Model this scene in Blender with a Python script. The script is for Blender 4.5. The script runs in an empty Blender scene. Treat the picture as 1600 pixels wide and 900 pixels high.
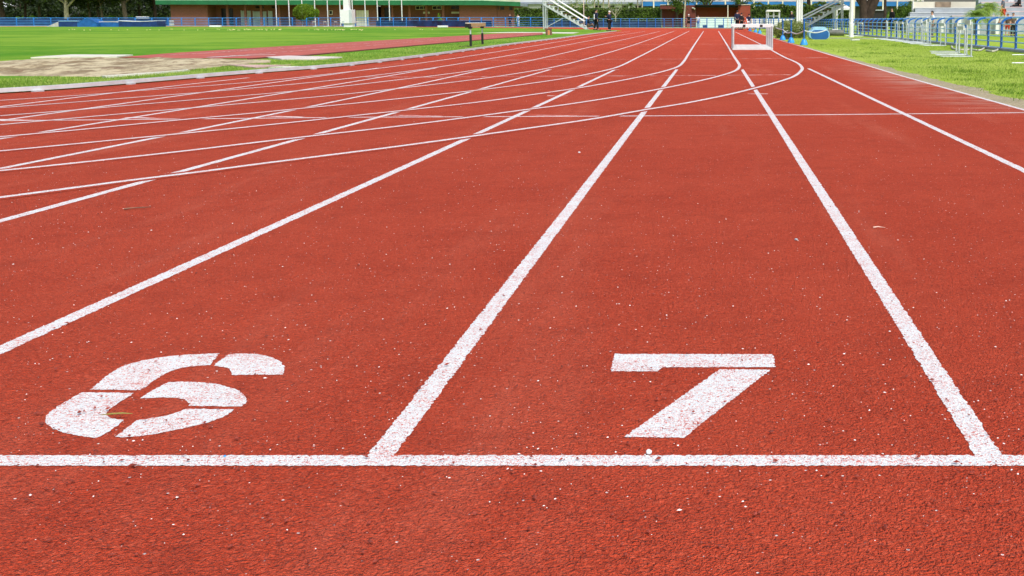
import bpy, bmesh, math, random
import numpy as np
from mathutils import Vector, Matrix, noise as mnoise

random.seed(7)
np.random.seed(7)
R = math.radians
S = bpy.context.scene
COL = S.collection

# ------------------------------------------------------------------ camera
FPX, CX, CY, HOR = 1750.0, 1113.0, 250.0, 32.0
PITCH = math.atan((CY - HOR) / FPX)
CP, SP = math.cos(PITCH), math.sin(PITCH)
CH = 1.22 * CP / 1.4015
cam_d = bpy.data.cameras.new('camera')
cam = bpy.data.objects.new('camera', cam_d)
COL.objects.link(cam)
cam.location = (0, 0, CH + 0.0052)     # the painted surface lies 5 mm above z = 0
cam.rotation_euler = (math.pi / 2 - PITCH, 0, 0)
cam_d.sensor_width = 36
cam_d.lens = 36 * FPX / 1600
cam_d.shift_x = -(CX - 800) / 1600
cam_d.shift_y = -(450 - CY) / 1600
cam_d.clip_start = 0.05
cam_d.clip_end = 3000
S.camera = cam
S.render.resolution_x = 1024
S.render.resolution_y = 576

# ------------------------------------------------------------------ world, sun, exposure
SUN_EL, SUN_AZ = 50.0, 150.0        # degrees; azimuth clockwise from +Y
w = bpy.data.worlds.new('World')
S.world = w
w.use_nodes = True
nt = w.node_tree
sky = nt.nodes.new('ShaderNodeTexSky')
sky.sky_type = 'NISHITA'
sky.sun_disc = False
sky.sun_elevation = R(SUN_EL)
sky.sun_rotation = R(SUN_AZ)
sky.dust_density = 3.5
sky.air_density = 1.0
sky.ozone_density = 0.6
nt.links.new(sky.outputs[0], nt.nodes['Background'].inputs[0])
nt.nodes['Background'].inputs[1].default_value = 0.13
sl = bpy.data.lights.new('sun', 'SUN')
sl.energy = 2.0
sl.angle = R(9)
sl.color = (1.0, 0.965, 0.91)
so = bpy.data.objects.new('sun', sl)
COL.objects.link(so)
so.rotation_euler = (R(90 - SUN_EL), 0, R(180 - SUN_AZ))
S.view_settings.view_transform = 'Standard'
S.view_settings.look = 'None'
S.view_settings.exposure = 0.56
S.view_settings.gamma = 1.0
S.view_settings.use_curve_mapping = False


# ------------------------------------------------------------------ placing helpers
def ray(px, py):
    a = (px - CX) / FPX
    b = -(py - CY) / FPX
    return a, CP + b * SP, -SP + b * CP


def G(px, py, z=0.0):
    """ground point seen at photo pixel px, py"""
    a, fy, fz = ray(px, py)
    t = (CH - z) / -fz
    return Vector((a * t, fy * t, z))


def AT(px, py, Y):
    """point at distance Y seen at photo pixel"""
    a, fy, fz = ray(px, py)
    t = Y / fy
    return Vector((a * t, Y, CH + t * fz))


def HH(py, Y):
    return AT(CX, py, Y).z


def XX(px, Y):
    return (px - CX) / FPX * Y * (1.0)


# ------------------------------------------------------------------ materials
MATS = {}


def mat(name, col, rough=0.6, var=0.12, scale=6.0, bump=0.0, bscale=40.0, metal=0.0, col2=None, spec=0.4, trans=0.0):
    if name in MATS:
        return MATS[name]
    m = bpy.data.materials.new(name)
    m.use_nodes = True
    n = m.node_tree.nodes
    l = m.node_tree.links
    b = n['Principled BSDF']
    b.inputs['Roughness'].default_value = rough
    b.inputs['Metallic'].default_value = metal
    b.inputs['Specular IOR Level'].default_value = spec
    if trans:
        b.inputs['Transmission Weight'].default_value = trans
    tc = n.new('ShaderNodeTexCoord')
    nz = n.new('ShaderNodeTexNoise')
    nz.inputs['Scale'].default_value = scale
    nz.inputs['Detail'].default_value = 5
    l.new(tc.outputs['Object'], nz.inputs['Vector'])
    r = n.new('ShaderNodeValToRGB')
    c2 = col2 if col2 else tuple(c * (1 - var) for c in col)
    c1 = col if col2 else tuple(min(1, c * (1 + var)) for c in col)
    r.color_ramp.elements[0].position = 0.35
    r.color_ramp.elements[1].position = 0.65
    r.color_ramp.elements[0].color = (*c2, 1)
    r.color_ramp.elements[1].color = (*c1, 1)
    l.new(nz.outputs[0], r.inputs[0])
    l.new(r.outputs[0], b.inputs['Base Color'])
    if bump:
        n2 = n.new('ShaderNodeTexNoise')
        n2.inputs['Scale'].default_value = bscale
        n2.inputs['Detail'].default_value = 4
        l.new(tc.outputs['Object'], n2.inputs['Vector'])
        bp = n.new('ShaderNodeBump')
        bp.inputs['Strength'].default_value = bump
        bp.inputs['Distance'].default_value = 0.02
        l.new(n2.outputs[0], bp.inputs['Height'])
        l.new(bp.outputs[0], b.inputs['Normal'])
    MATS[name] = m
    return m


class NT:
    """small node helper"""
    def __init__(s, name):
        s.m = bpy.data.materials.new(name)
        s.m.use_nodes = True
        s.n = s.m.node_tree.nodes
        s.l = s.m.node_tree.links
        s.b = s.n['Principled BSDF']
        g = s.n.new('ShaderNodeNewGeometry')
        s.pos = g.outputs['Position']
        MATS[name] = s.m

    def _in(s, node, i, v):
        if hasattr(v, 'is_linked') or hasattr(v, 'links'):
            s.l.new(v, node.inputs[i])
        elif v is not None:
            node.inputs[i].default_value = v

    def noise(s, scale, detail=3, vec=None, rough=0.5, dist=0.0):
        t = s.n.new('ShaderNodeTexNoise')
        t.inputs['Scale'].default_value = scale
        t.inputs['Detail'].default_value = detail
        t.inputs['Roughness'].default_value = rough
        t.inputs['Distortion'].default_value = dist
        s.l.new(vec if vec is not None else s.pos, t.inputs['Vector'])
        return t.outputs[0]

    def voro(s, scale, vec=None, feat='F1', rnd=1.0):
        t = s.n.new('ShaderNodeTexVoronoi')
        t.feature = feat
        t.inputs['Scale'].default_value = scale
        t.inputs['Randomness'].default_value = rnd
        s.l.new(vec if vec is not None else s.pos, t.inputs['Vector'])
        return t

    def scl(s, v, sc):
        t = s.n.new('ShaderNodeMapping')
        t.inputs['Scale'].default_value = sc
        s.l.new(v, t.inputs['Vector'])
        return t.outputs[0]

    def math(s, op, a, b=None, c=None):
        t = s.n.new('ShaderNodeMath')
        t.operation = op
        s._in(t, 0, a)
        s._in(t, 1, b)
        if c is not None:
            s._in(t, 2, c)
        return t.outputs[0]

    def smooth(s, v, lo, hi, a=0.0, b=1.0):
        t = s.n.new('ShaderNodeMapRange')
        t.interpolation_type = 'SMOOTHSTEP'
        s.l.new(v, t.inputs[0])
        t.inputs[1].default_value = lo
        t.inputs[2].default_value = hi
        t.inputs[3].default_value = a
        t.inputs[4].default_value = b
        return t.outputs[0]

    def mix(s, f, a, b):
        t = s.n.new('ShaderNodeMix')
        t.data_type = 'RGBA'
        s._in(t, 0, f)
        for i, v in ((6, a), (7, b)):
            if isinstance(v, tuple):
                t.inputs[i].default_value = (*v, 1)
            else:
                s.l.new(v, t.inputs[i])
        return t.outputs[2]

    def color(s, v):
        if isinstance(v, tuple):
            s.b.inputs['Base Color'].default_value = (*v, 1)
        else:
            s.l.new(v, s.b.inputs['Base Color'])

    def bump(s, h, strength=0.5, dist=0.01):
        t = s.n.new('ShaderNodeBump')
        t.inputs['Strength'].default_value = strength
        t.inputs['Distance'].default_value = dist
        s.l.new(h, t.inputs['Height'])
        s.l.new(t.outputs[0], s.b.inputs['Normal'])

    def rough(s, v):
        s._in(s.b, 'Roughness', v)


def track_nodes(t):
    """granular red rubber: returns colour and height sockets"""
    p = t.pos
    # rounded rubber granules about a centimetre across, pressed together
    wn = t.n.new('ShaderNodeTexNoise')
    wn.inputs['Scale'].default_value = 70
    wn.inputs['Detail'].default_value = 2
    t.l.new(p, wn.inputs['Vector'])
    ws = t.n.new('ShaderNodeVectorMath')
    ws.operation = 'MULTIPLY_ADD'
    ws.inputs[1].default_value = (0.026, 0.026, 0.026)
    t.l.new(wn.outputs[1], ws.inputs[0])
    t.l.new(p, ws.inputs[2])
    gv = t.voro(138.0, vec=ws.outputs[0])
    gd = gv.outputs['Distance']
    gc = t.n.new('ShaderNodeSeparateColor')
    t.l.new(gv.outputs['Color'], gc.inputs[0])
    g2 = t.noise(260, 2)
    g3 = t.noise(88, 4, dist=1.3, rough=0.55)
    dome = t.math('SUBTRACT', 1.0, gd)
    base = t.mix(gc.outputs[0], (0.457, 0.0472, 0.0167), (0.579, 0.0707, 0.0286))
    base = t.mix(t.math('MULTIPLY', t.smooth(gc.outputs[1], 0.80, 0.95), 0.55), base, (0.667, 0.1223, 0.0629))
    base = t.mix(t.math('MULTIPLY', t.smooth(g2, 0.6, 0.4), 0.25), base, (0.368, 0.0344, 0.0126))
    crev_shade = t.math('MULTIPLY', t.smooth(gd, 0.50, 0.90), t.smooth(g3, 0.58, 0.42))  # shade in the creases between granules, put into the colour
    base = t.mix(t.math('MULTIPLY', crev_shade, 0.60), base, (0.149, 0.0127, 0.0050))
    deep_shade = t.smooth(g3, 0.42, 0.31)  # deeper hollows get their shade from the colour too
    base = t.mix(t.math('MULTIPLY', deep_shade, 0.7), base, (0.140, 0.0127, 0.0050))
    # patches, lane wear and scuffs
    big = t.smooth(t.noise(0.8, 5, rough=0.6), 0.35, 0.65)
    base = t.mix(t.math('MULTIPLY', big, 0.30), base, (0.614, 0.0906, 0.0402))
    lane = t.smooth(t.noise(1.0, 5, vec=t.scl(p, (1.7, 0.16, 1)), rough=0.65), 0.52, 0.72)
    base = t.mix(t.math('MULTIPLY', lane, 0.42), base, (0.632, 0.1449, 0.0839))
    med = t.smooth(t.noise(5.0, 5, rough=0.65), 0.45, 0.72)
    base = t.mix(t.math('MULTIPLY', med, 0.38), base, (0.333, 0.0326, 0.0118))
    stn = t.smooth(t.noise(1.9, 6, rough=0.7, dist=0.6), 0.62, 0.74)
    base = t.mix(t.math('MULTIPLY', stn, 0.35), base, (0.263, 0.0363, 0.0185))
    g1 = t.math('ADD', dome, t.math('MULTIPLY', g3, 1.3))
    pit = dome
    # worn pale granules: white flecks
    v = t.voro(27.0)
    core = t.smooth(v.outputs['Distance'], 0.085, 0.055)
    sep = t.n.new('ShaderNodeSeparateColor')
    t.l.new(v.outputs['Color'], sep.inputs[0])
    fl = t.math('MULTIPLY', core, t.math('GREATER_THAN', sep.outputs[0], 0.66))
    v2 = t.voro(70.0)
    sep2 = t.n.new('ShaderNodeSeparateColor')
    t.l.new(v2.outputs['Color'], sep2.inputs[0])
    fl2 = t.math('MULTIPLY', t.smooth(v2.outputs['Distance'], 0.13, 0.07), t.math('GREATER_THAN', sep2.outputs[1], 0.90))
    fl = t.math('MAXIMUM', fl, t.math('MULTIPLY', fl2, 0.75))
    base = t.mix(fl, base, (0.86, 0.76, 0.73))
    # pale dust trodden in along the outer edge
    xyz = t.n.new('ShaderNodeSeparateXYZ')
    t.l.new(p, xyz.inputs[0])
    wx = t.smooth(xyz.outputs[0], 1.9, 3.1)
    wy = t.math('MULTIPLY', t.smooth(xyz.outputs[1], 9.5, 13.0), t.smooth(xyz.outputs[1], 25.0, 17.0))
    st = t.noise(1.0, 6, vec=t.scl(p, (0.9, 4.5, 1)), rough=0.75)
    du = t.math('MULTIPLY', t.math('MULTIPLY', wx, wy), t.smooth(st, 0.40, 0.66))
    base = t.mix(t.math('MULTIPLY', du, 0.75), base, (0.66, 0.45, 0.36))
    return base, g1, pit


# red track
t = NT('red_track_rubber')
c, g, pit = track_nodes(t)
t.color(c)
t.rough(0.85)
t.b.inputs['Specular IOR Level'].default_value = 0.06
t.b.inputs['Sheen Weight'].default_value = 0.04
t.b.inputs['Sheen Roughness'].default_value = 0.5
t.b.inputs['Sheen Tint'].default_value = (1.0, 0.75, 0.68, 1)
t.bump(g, 0.95, 0.011)
# white line paint over the same granules, red showing in the pits
t = NT('white_line_paint')
c, g, pit = track_nodes(t)
wp = t.noise(165, 3, dist=1.4)
worn = t.noise(9, 4, rough=0.65)
lo = t.math('MULTIPLY_ADD', worn, 0.28, 0.290)
msk = t.math('GREATER_THAN', wp, lo)
wcol = t.mix(t.smooth(t.noise(300, 2), 0.3, 0.7), (0.58, 0.60, 0.60), (0.73, 0.75, 0.75))
t.color(t.mix(msk, t.mix(0.15, c, (0.7, 0.6, 0.6)), wcol))
t.rough(0.75)
t.bump(g, 0.45, 0.007)
# thin worn joint paint
t = NT('worn_line_paint')
c, g, pit = track_nodes(t)
wn = t.noise(4.0, 5, rough=0.7)
t.color(t.mix(t.smooth(wn, 0.42, 0.60), c, (0.78, 0.66, 0.62)))
t.rough(0.8)
# grass
def grass_mat(name, a, b, c_, d):
    t = NT(name)
    n1 = t.noise(0.05, 7, rough=0.75)
    n2 = t.noise(0.75, 8, vec=t.scl(t.pos, (0.8, 0.45, 1)), rough=0.8)
    n3 = t.noise(28, 4, rough=0.7)
    col = t.mix(t.smooth(n1, 0.42, 0.58), a, b)
    col = t.mix(t.smooth(n2, 0.50, 0.75), col, c_)
    col = t.mix(t.math('MULTIPLY', t.smooth(n2, 0.46, 0.30), 0.55), col, d)
    col = t.mix(t.math('MULTIPLY', t.smooth(n3, 0.5, 0.3), 0.5), col, d)
    t.color(col)
    t.rough(0.9)
    t.b.inputs['Specular IOR Level'].default_value = 0.15
    t.bump(n3, 0.6, 0.04)
    return t.m
GRASS = grass_mat('lawn_grass', (0.075, 0.23, 0.004), (0.20, 0.34, 0.024), (0.27, 0.38, 0.05), (0.06, 0.16, 0.004))
GRASS2 = grass_mat('verge_grass', (0.25, 0.37, 0.022), (0.35, 0.46, 0.065), (0.46, 0.50, 0.14), (0.12, 0.22, 0.010))
# sand
t = NT('pit_sand')
n1 = t.noise(1.9, 6, vec=t.scl(t.pos, (0.9, 0.35, 1)), rough=0.75)
n2 = t.noise(4.5, 6, vec=t.scl(t.pos, (0.9, 0.22, 1)), rough=0.75)
col = t.mix(t.smooth(n1, 0.40, 0.60), (0.21, 0.155, 0.08), (0.50, 0.43, 0.27))
col = t.mix(t.math('MULTIPLY', t.smooth(n2, 0.46, 0.36), 0.85), col, (0.17, 0.095, 0.05))
t.color(col)
t.rough(0.95)
t.bump(n2, 0.8, 0.05)
# dusty grit at the track's outer edge
t = NT('edge_dust')
c, g, pit = track_nodes(t)
n1 = t.noise(2.4, 6, vec=t.scl(t.pos, (1.6, 0.9, 1)), rough=0.75)
n2 = t.noise(40, 3)
f = t.smooth(t.math('ADD', n1, t.math('MULTIPLY', n2, 0.35)), 0.60, 0.82)
t.color(t.mix(t.math('MULTIPLY', f, 0.6), c, (0.62, 0.44, 0.34)))
t.rough(0.95)
t = NT('edge_grit')
n2 = t.noise(35, 4, rough=0.7)
n1 = t.noise(3, 4)
t.color(t.mix(t.smooth(n2, 0.35, 0.65), (0.24, 0.19, 0.11), t.mix(t.smooth(n1, 0.4, 0.6), (0.50, 0.43, 0.27), (0.40, 0.36, 0.22))))
t.rough(0.95)
t.bump(n2, 0.8, 0.03)


def brick_mat(name, a, b, mortar, sc=1.0):
    t = NT(name)
    tc = t.n.new('ShaderNodeTexCoord')
    mp = t.n.new('ShaderNodeMapping')
    mp.inputs['Rotation'].default_value = (R(90), 0, 0)
    t.l.new(tc.outputs['Object'], mp.inputs[0])
    br = t.n.new('ShaderNodeTexBrick')
    br.inputs['Color1'].default_value = (*a, 1)
    br.inputs['Color2'].default_value = (*b, 1)
    br.inputs['Mortar'].default_value = (*mortar, 1)
    br.inputs['Scale'].default_value = 1.0
    br.inputs['Brick Width'].default_value = 0.25 * sc
    br.inputs['Row Height'].default_value = 0.085 * sc
    br.inputs['Mortar Size'].default_value = 0.010 * sc
    t.l.new(mp.outputs[0], br.inputs['Vector'])
    n1 = t.noise(0.9, 4)
    t.color(t.mix(t.math('MULTIPLY', t.smooth(n1, 0.3, 0.7), 0.30), br.outputs[0], (0.22, 0.085, 0.05)))
    t.rough(0.9)
    return t.m
BRICK = brick_mat('clubhouse_brick', (0.215, 0.070, 0.040), (0.145, 0.047, 0.030), (0.19, 0.12, 0.09))
REDWALL = brick_mat('dugout_brick', (0.13, 0.018, 0.016), (0.095, 0.014, 0.013), (0.11, 0.035, 0.03))
ORANGEWALL = brick_mat('orange_brick', (0.30, 0.040, 0.020), (0.23, 0.032, 0.017), (0.20, 0.06, 0.04))


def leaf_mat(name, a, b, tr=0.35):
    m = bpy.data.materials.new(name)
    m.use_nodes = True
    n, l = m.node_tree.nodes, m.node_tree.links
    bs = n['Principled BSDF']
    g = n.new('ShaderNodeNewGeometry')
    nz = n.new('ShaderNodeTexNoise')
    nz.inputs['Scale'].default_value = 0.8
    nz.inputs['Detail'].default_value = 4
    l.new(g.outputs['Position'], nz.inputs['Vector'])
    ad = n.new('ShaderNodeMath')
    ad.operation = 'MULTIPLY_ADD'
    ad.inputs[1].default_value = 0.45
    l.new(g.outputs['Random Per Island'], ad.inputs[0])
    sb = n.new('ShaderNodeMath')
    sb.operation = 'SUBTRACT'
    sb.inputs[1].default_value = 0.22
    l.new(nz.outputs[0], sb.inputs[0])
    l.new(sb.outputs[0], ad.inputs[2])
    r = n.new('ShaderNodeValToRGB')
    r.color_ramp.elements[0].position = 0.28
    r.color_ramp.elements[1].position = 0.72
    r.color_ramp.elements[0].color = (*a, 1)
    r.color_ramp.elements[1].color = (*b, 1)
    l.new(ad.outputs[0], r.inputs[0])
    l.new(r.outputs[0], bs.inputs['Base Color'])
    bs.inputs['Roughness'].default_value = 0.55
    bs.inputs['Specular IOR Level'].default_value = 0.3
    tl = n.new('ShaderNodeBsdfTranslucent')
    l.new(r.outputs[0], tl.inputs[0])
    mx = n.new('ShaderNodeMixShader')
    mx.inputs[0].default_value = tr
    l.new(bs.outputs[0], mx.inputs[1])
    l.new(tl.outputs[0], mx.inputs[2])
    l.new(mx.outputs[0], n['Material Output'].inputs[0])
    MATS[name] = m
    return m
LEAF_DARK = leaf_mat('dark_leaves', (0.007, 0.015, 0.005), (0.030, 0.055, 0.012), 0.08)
LEAF_HEDGE = leaf_mat('hedge_leaves', (0.030, 0.062, 0.010), (0.125, 0.21, 0.025), 0.18)
LEAF_MID = leaf_mat('mid_leaves', (0.04, 0.085, 0.012), (0.15, 0.25, 0.035))
LEAF_LIGHT = leaf_mat('light_leaves', (0.12, 0.18, 0.03), (0.33, 0.42, 0.10))
LEAF_BUSH = leaf_mat('bright_bush_leaves', (0.07, 0.15, 0.010), (0.24, 0.42, 0.030))
LEAF_PALM = leaf_mat('palm_leaves', (0.14, 0.26, 0.03), (0.46, 0.62, 0.14))
LEAF_FLOWER = leaf_mat('flowering_bush_leaves', (0.05, 0.08, 0.015), (0.30, 0.36, 0.11), 0.2)
BLADE = leaf_mat('grass_blades', (0.16, 0.28, 0.02), (0.46, 0.55, 0.13), 0.4)

M_WHITE = mat('white_paint', (0.68, 0.70, 0.71), 0.45, 0.05, 3)
M_WMETAL = mat('white_metal', (0.60, 0.64, 0.65), 0.35, 0.06, 8)
M_GALV = mat('galvanised_metal', (0.52, 0.57, 0.60), 0.35, 0.10, 10, metal=0.3)
M_KERB = mat('aluminium_kerb', (0.58, 0.62, 0.64), 0.4, 0.10, 5, metal=0.1)
M_BLUE = mat('blue_post_paint', (0.006, 0.11, 0.42), 0.4, 0.18, 3)
M_RAIL = mat('pale_blue_rail_paint', (0.36, 0.61, 0.85), 0.35, 0.15, 3)
M_RAIL3 = mat('bend_blue_rail_paint', (0.17, 0.43, 0.70), 0.35, 0.18, 0.6)
M_RAIL2 = mat('far_blue_rail_paint', (0.045, 0.25, 0.56), 0.35, 0.18, 0.6)
M_CYAN = mat('bright_blue_plastic', (0.03, 0.28, 0.68), 0.4, 0.12, 5)
M_NAVY = mat('navy_vinyl', (0.008, 0.035, 0.14), 0.45, 0.25, 2)
M_MATBLUE = mat('mat_blue_vinyl', (0.012, 0.10, 0.32), 0.4, 0.2, 2)
M_LTBLUE = mat('light_blue_vinyl', (0.30, 0.55, 0.74), 0.4, 0.12, 2)
M_SHEET = mat('windbreak_mesh', (0.005, 0.028, 0.10), 0.8, 0.6, 0.8)
M_CONC = mat('concrete', (0.40, 0.40, 0.39), 0.9, 0.12, 3, bump=0.2)
M_CONCB = mat('bluish_concrete', (0.33, 0.37, 0.40), 0.9, 0.10, 2)
M_BEIGE = mat('beige_wall', (0.55, 0.53, 0.44), 0.9, 0.14, 0.5)
M_GREEN = mat('green_fascia_paint', (0.010, 0.125, 0.045), 0.5, 0.15, 0.8)
M_PGREEN = mat('pale_green_coping', (0.25, 0.45, 0.30), 0.6, 0.10, 1)
M_DARK = mat('dark_glass', (0.012, 0.014, 0.016), 0.15, 0.2, 2)
M_BLACK = mat('black_plastic', (0.012, 0.012, 0.013), 0.5, 0.2, 5)
M_WOOD = mat('varnished_wood', (0.46, 0.30, 0.13), 0.6, 0.25, 12)
M_BROWN = mat('brown_timber', (0.16, 0.075, 0.045), 0.7, 0.3, 12)
M_ORANGE = mat('orange_red_paint', (0.62, 0.10, 0.035), 0.5, 0.15, 4)
M_BARK = mat('tree_bark', (0.11, 0.088, 0.062), 0.95, 0.4, 3, bump=0.6, bscale=12)
M_BARKL = mat('pale_tree_bark', (0.36, 0.33, 0.25), 0.9, 0.3, 3, bump=0.4, bscale=12)
M_BARKD = mat('dark_tree_bark', (0.042, 0.028, 0.020), 0.95, 0.4, 3, bump=0.8, bscale=10)
M_RUBBER = mat('black_rubber', (0.02, 0.02, 0.02), 0.7, 0.2, 8)
M_HOSE = mat('pale_grey_hose', (0.50, 0.48, 0.40), 0.6, 0.15, 5)
M_ROLLER = mat('dark_steel_roller', (0.11, 0.12, 0.105), 0.55, 0.3, 3)
M_CREAM = mat('cream_panel', (0.62, 0.60, 0.50), 0.7, 0.08, 1)
M_DOOR = mat('pale_grey_door', (0.42, 0.48, 0.50), 0.6, 0.10, 1)
M_AWNING = mat('bright_blue_awning', (0.012, 0.15, 0.42), 0.6, 0.12, 0.3)
M_SLATE = mat('grey_roof_sheet', (0.20, 0.24, 0.30), 0.6, 0.15, 0.6)
M_PALE = mat('pale_building_render', (0.50, 0.54, 0.52), 0.9, 0.08, 0.3)
M_HOARD = mat('pale_hoarding', (0.55, 0.70, 0.72), 0.6, 0.06, 1)
M_SEAT = mat('pinkish_bench_boards', (0.60, 0.45, 0.44), 0.7, 0.12, 2)
M_SKIN = mat('skin', (0.48, 0.26, 0.18), 0.55, 0.06, 8)
M_RED2 = mat('red_runway_rubber', (0.40, 0.088, 0.062), 0.85, 0.16, 1.4)
M_PINK = mat('pinkish_slab', (0.52, 0.34, 0.31), 0.9, 0.12, 2)
M_DKRED = mat('dark_red_kerb', (0.14, 0.035, 0.025), 0.9, 0.2, 3)
M_YGREEN = mat('green_white_pole_paint', (0.40, 0.62, 0.42), 0.5, 0.3, 1.0)


# ------------------------------------------------------------------ mesh builder
class MB:
    def __init__(s):
        s.v, s.f = [], []

    def quad(s, a, b, c, d):
        i = len(s.v)
        s.v += [Vector(a), Vector(b), Vector(c), Vector(d)]
        s.f.append((i, i + 1, i + 2, i + 3))

    def box(s, x0, x1, y0, y1, z0, z1, M=None):
        i = len(s.v)
        P = [Vector((x, y, z)) for z in (z0, z1) for y in (y0, y1) for x in (x0, x1)]
        if M is not None:
            P = [M @ p for p in P]
        s.v += P
        for q in ((0, 2, 3, 1), (4, 5, 7, 6), (0, 1, 5, 4), (1, 3, 7, 5), (3, 2, 6, 7), (2, 0, 4, 6)):
            s.f.append(tuple(i + k for k in q))
        return s

    def bar(s, a, b, w_, h_, up=Vector((0, 0, 1))):
        a, b = Vector(a), Vector(b)
        d = (b - a)
        L = d.length
        d.normalize()
        sd = d.cross(up)
        if sd.length < 1e-4:
            sd = Vector((1, 0, 0))
        sd.normalize()
        u = sd.cross(d)
        M = Matrix((sd, d, u)).transposed().to_4x4()
        M.translation = a
        s.box(-w_ / 2, w_ / 2, 0, L, -h_ / 2, h_ / 2, M)
        return s

    def tube(s, pts, rad, n=8, cap=True):
        pts = [Vector(p) for p in pts]
        if not hasattr(rad, '__len__'):
            rad = [rad] * len(pts)
        rings = []
        prev = None
        for i, p in enumerate(pts):
            d = (pts[min(i + 1, len(pts) - 1)] - pts[max(i - 1, 0)]).normalized()
            if prev is None:
                a = d.cross(Vector((0, 0, 1)))
                if a.length < 0.1:
                    a = d.cross(Vector((1, 0, 0)))
            else:
                a = prev - d * prev.dot(d)
            a.normalize()
            prev = a
            b = d.cross(a)
            base = len(s.v)
            for k in range(n):
                t_ = 2 * math.pi * k / n
                s.v.append(p + (a * math.cos(t_) + b * math.sin(t_)) * rad[i])
            rings.append(base)
        for i in range(len(rings) - 1):
            for k in range(n):
                k2 = (k + 1) % n
                s.f.append((rings[i] + k, rings[i] + k2, rings[i + 1] + k2, rings[i + 1] + k))
        if cap:
            s.f.append(tuple(rings[0] + k for k in reversed(range(n))))
            s.f.append(tuple(rings[-1] + k for k in range(n)))
        return s

    def lathe(s, prof, cx=0, cy=0, n=16):
        rings = []
        for r_, z in prof:
            b = len(s.v)
            for k in range(n):
                t_ = 2 * math.pi * k / n
                s.v.append(Vector((cx + r_ * math.cos(t_), cy + r_ * math.sin(t_), z)))
            rings.append(b)
        for i in range(len(rings) - 1):
            for k in range(n):
                k2 = (k + 1) % n
                s.f.append((rings[i] + k, rings[i] + k2, rings[i + 1] + k2, rings[i + 1] + k))
        s.f.append(tuple(rings[0] + k for k in reversed(range(n))))
        s.f.append(tuple(rings[-1] + k for k in range(n)))
        return s

    def prism(s, poly, a, b, axis='y'):
        """poly of 2D points extruded from a to b along axis"""
        n = len(poly)
        i = len(s.v)
        for d in (a, b):
            for (u, v_) in poly:
                s.v.append(Vector((u, d, v_)) if axis == 'y' else (Vector((d, u, v_)) if axis == 'x' else Vector((u, v_, d))))
        s.f.append(tuple(i + k for k in range(n)))
        s.f.append(tuple(i + n + k for k in reversed(range(n))))
        for k in range(n):
            k2 = (k + 1) % n
            s.f.append((i + k2, i + k, i + n + k, i + n + k2))
        return s

    def build(s, name, m, parent=None, smooth=False, bevel=0.0, loc=None, fix=True):
        me = bpy.data.meshes.new(name)
        me.from_pydata([tuple(v) for v in s.v], [], s.f)
        if fix or bevel:
            bm = bmesh.new()
            bm.from_mesh(me)
            if bevel:
                bmesh.ops.bevel(bm, geom=bm.edges[:], offset=bevel, segments=2, affect='EDGES', profile=0.7)
            bmesh.ops.recalc_face_normals(bm, faces=bm.faces[:])
            bm.to_mesh(me)
            bm.free()
        me.materials.append(m)
        if smooth:
            for p in me.polygons:
                p.use_smooth = True
            me.set_sharp_from_angle(angle=R(42))
        o = bpy.data.objects.new(name, me)
        COL.objects.link(o)
        if parent is not None:
            o.parent = parent
        if loc is not None:
            o.location = loc
        return o


def thing(name, label, cat, loc=(0, 0, 0), rotz=0.0, group=None):
    o = bpy.data.objects.new(name, None)
    o.empty_display_size = 0.2
    COL.objects.link(o)
    o.location = loc
    o.rotation_euler = (0, 0, rotz)
    o['label'] = label
    o['category'] = cat
    if group:
        o['group'] = group
    return o


def tag(o, label, cat, group=None):
    o['label'] = label
    o['category'] = cat
    if group:
        o['group'] = group
    return o


def struct(o, kind='structure'):
    o['kind'] = kind
    return o


def dup(root, loc, rotz=None, label=None, group=None, scale=None):
    r = root.copy()
    COL.objects.link(r)
    r.location = loc
    if rotz is not None:
        r.rotation_euler = (0, 0, rotz)
    if scale is not None:
        r.scale = scale
    if label:
        r['label'] = label
    if group:
        r['group'] = group
    for ch in list(root.children):
        c_ = ch.copy()
        COL.objects.link(c_)
        c_.parent = r
        for g_ in list(ch.children):
            d = g_.copy()
            COL.objects.link(d)
            d.parent = c_
    return r


ORD = ['first', 'second', 'third', 'fourth', 'fifth', 'sixth', 'seventh', 'eighth', 'ninth', 'tenth', 'eleventh', 'twelfth', 'thirteenth', 'fourteenth']


# ------------------------------------------------------------------ ground sheets
def flat_poly(name, pts, z, m, kind='structure', sub=0):
    me = bpy.data.meshes.new(name)
    bm = bmesh.new()
    vs = [bm.verts.new((p[0], p[1], z)) for p in pts]
    f = bm.faces.new(vs)
    if f.normal.z < 0 or True:
        f.normal_update()
        if f.normal.z < 0:
            f.normal_flip()
    bmesh.ops.triangulate(bm, faces=bm.faces[:])
    bm.to_mesh(me)
    bm.free()
    me.materials.append(m)
    o = bpy.data.objects.new(name, me)
    COL.objects.link(o)
    if kind:
        o['kind'] = kind
    return o


def catmull(pts, n=8):
    P = [np.array(p, float) for p in pts]
    P = [2 * P[0] - P[1]] + P + [2 * P[-1] - P[-2]]
    out = []
    for i in range(1, len(P) - 2):
        p0, p1, p2, p3 = P[i - 1], P[i], P[i + 1], P[i + 2]
        d01 = max(np.linalg.norm(p1 - p0), 1e-6) ** 0.5
        d12 = max(np.linalg.norm(p2 - p1), 1e-6) ** 0.5
        d23 = max(np.linalg.norm(p3 - p2), 1e-6) ** 0.5
        m1 = (p2 - p1) + d12 * ((p1 - p0) / d01 - (p2 - p0) / (d01 + d12))
        m2 = (p2 - p1) + d12 * ((p3 - p2) / d23 - (p3 - p1) / (d12 + d23))
        for k in range(n):
            u = k / n
            out.append((2 * u ** 3 - 3 * u ** 2 + 1) * p1 + (u ** 3 - 2 * u ** 2 + u) * m1 + (-2 * u ** 3 + 3 * u ** 2) * p2 + (u ** 3 - u ** 2) * m2)
    out.append(P[-2])
    return out


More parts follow.
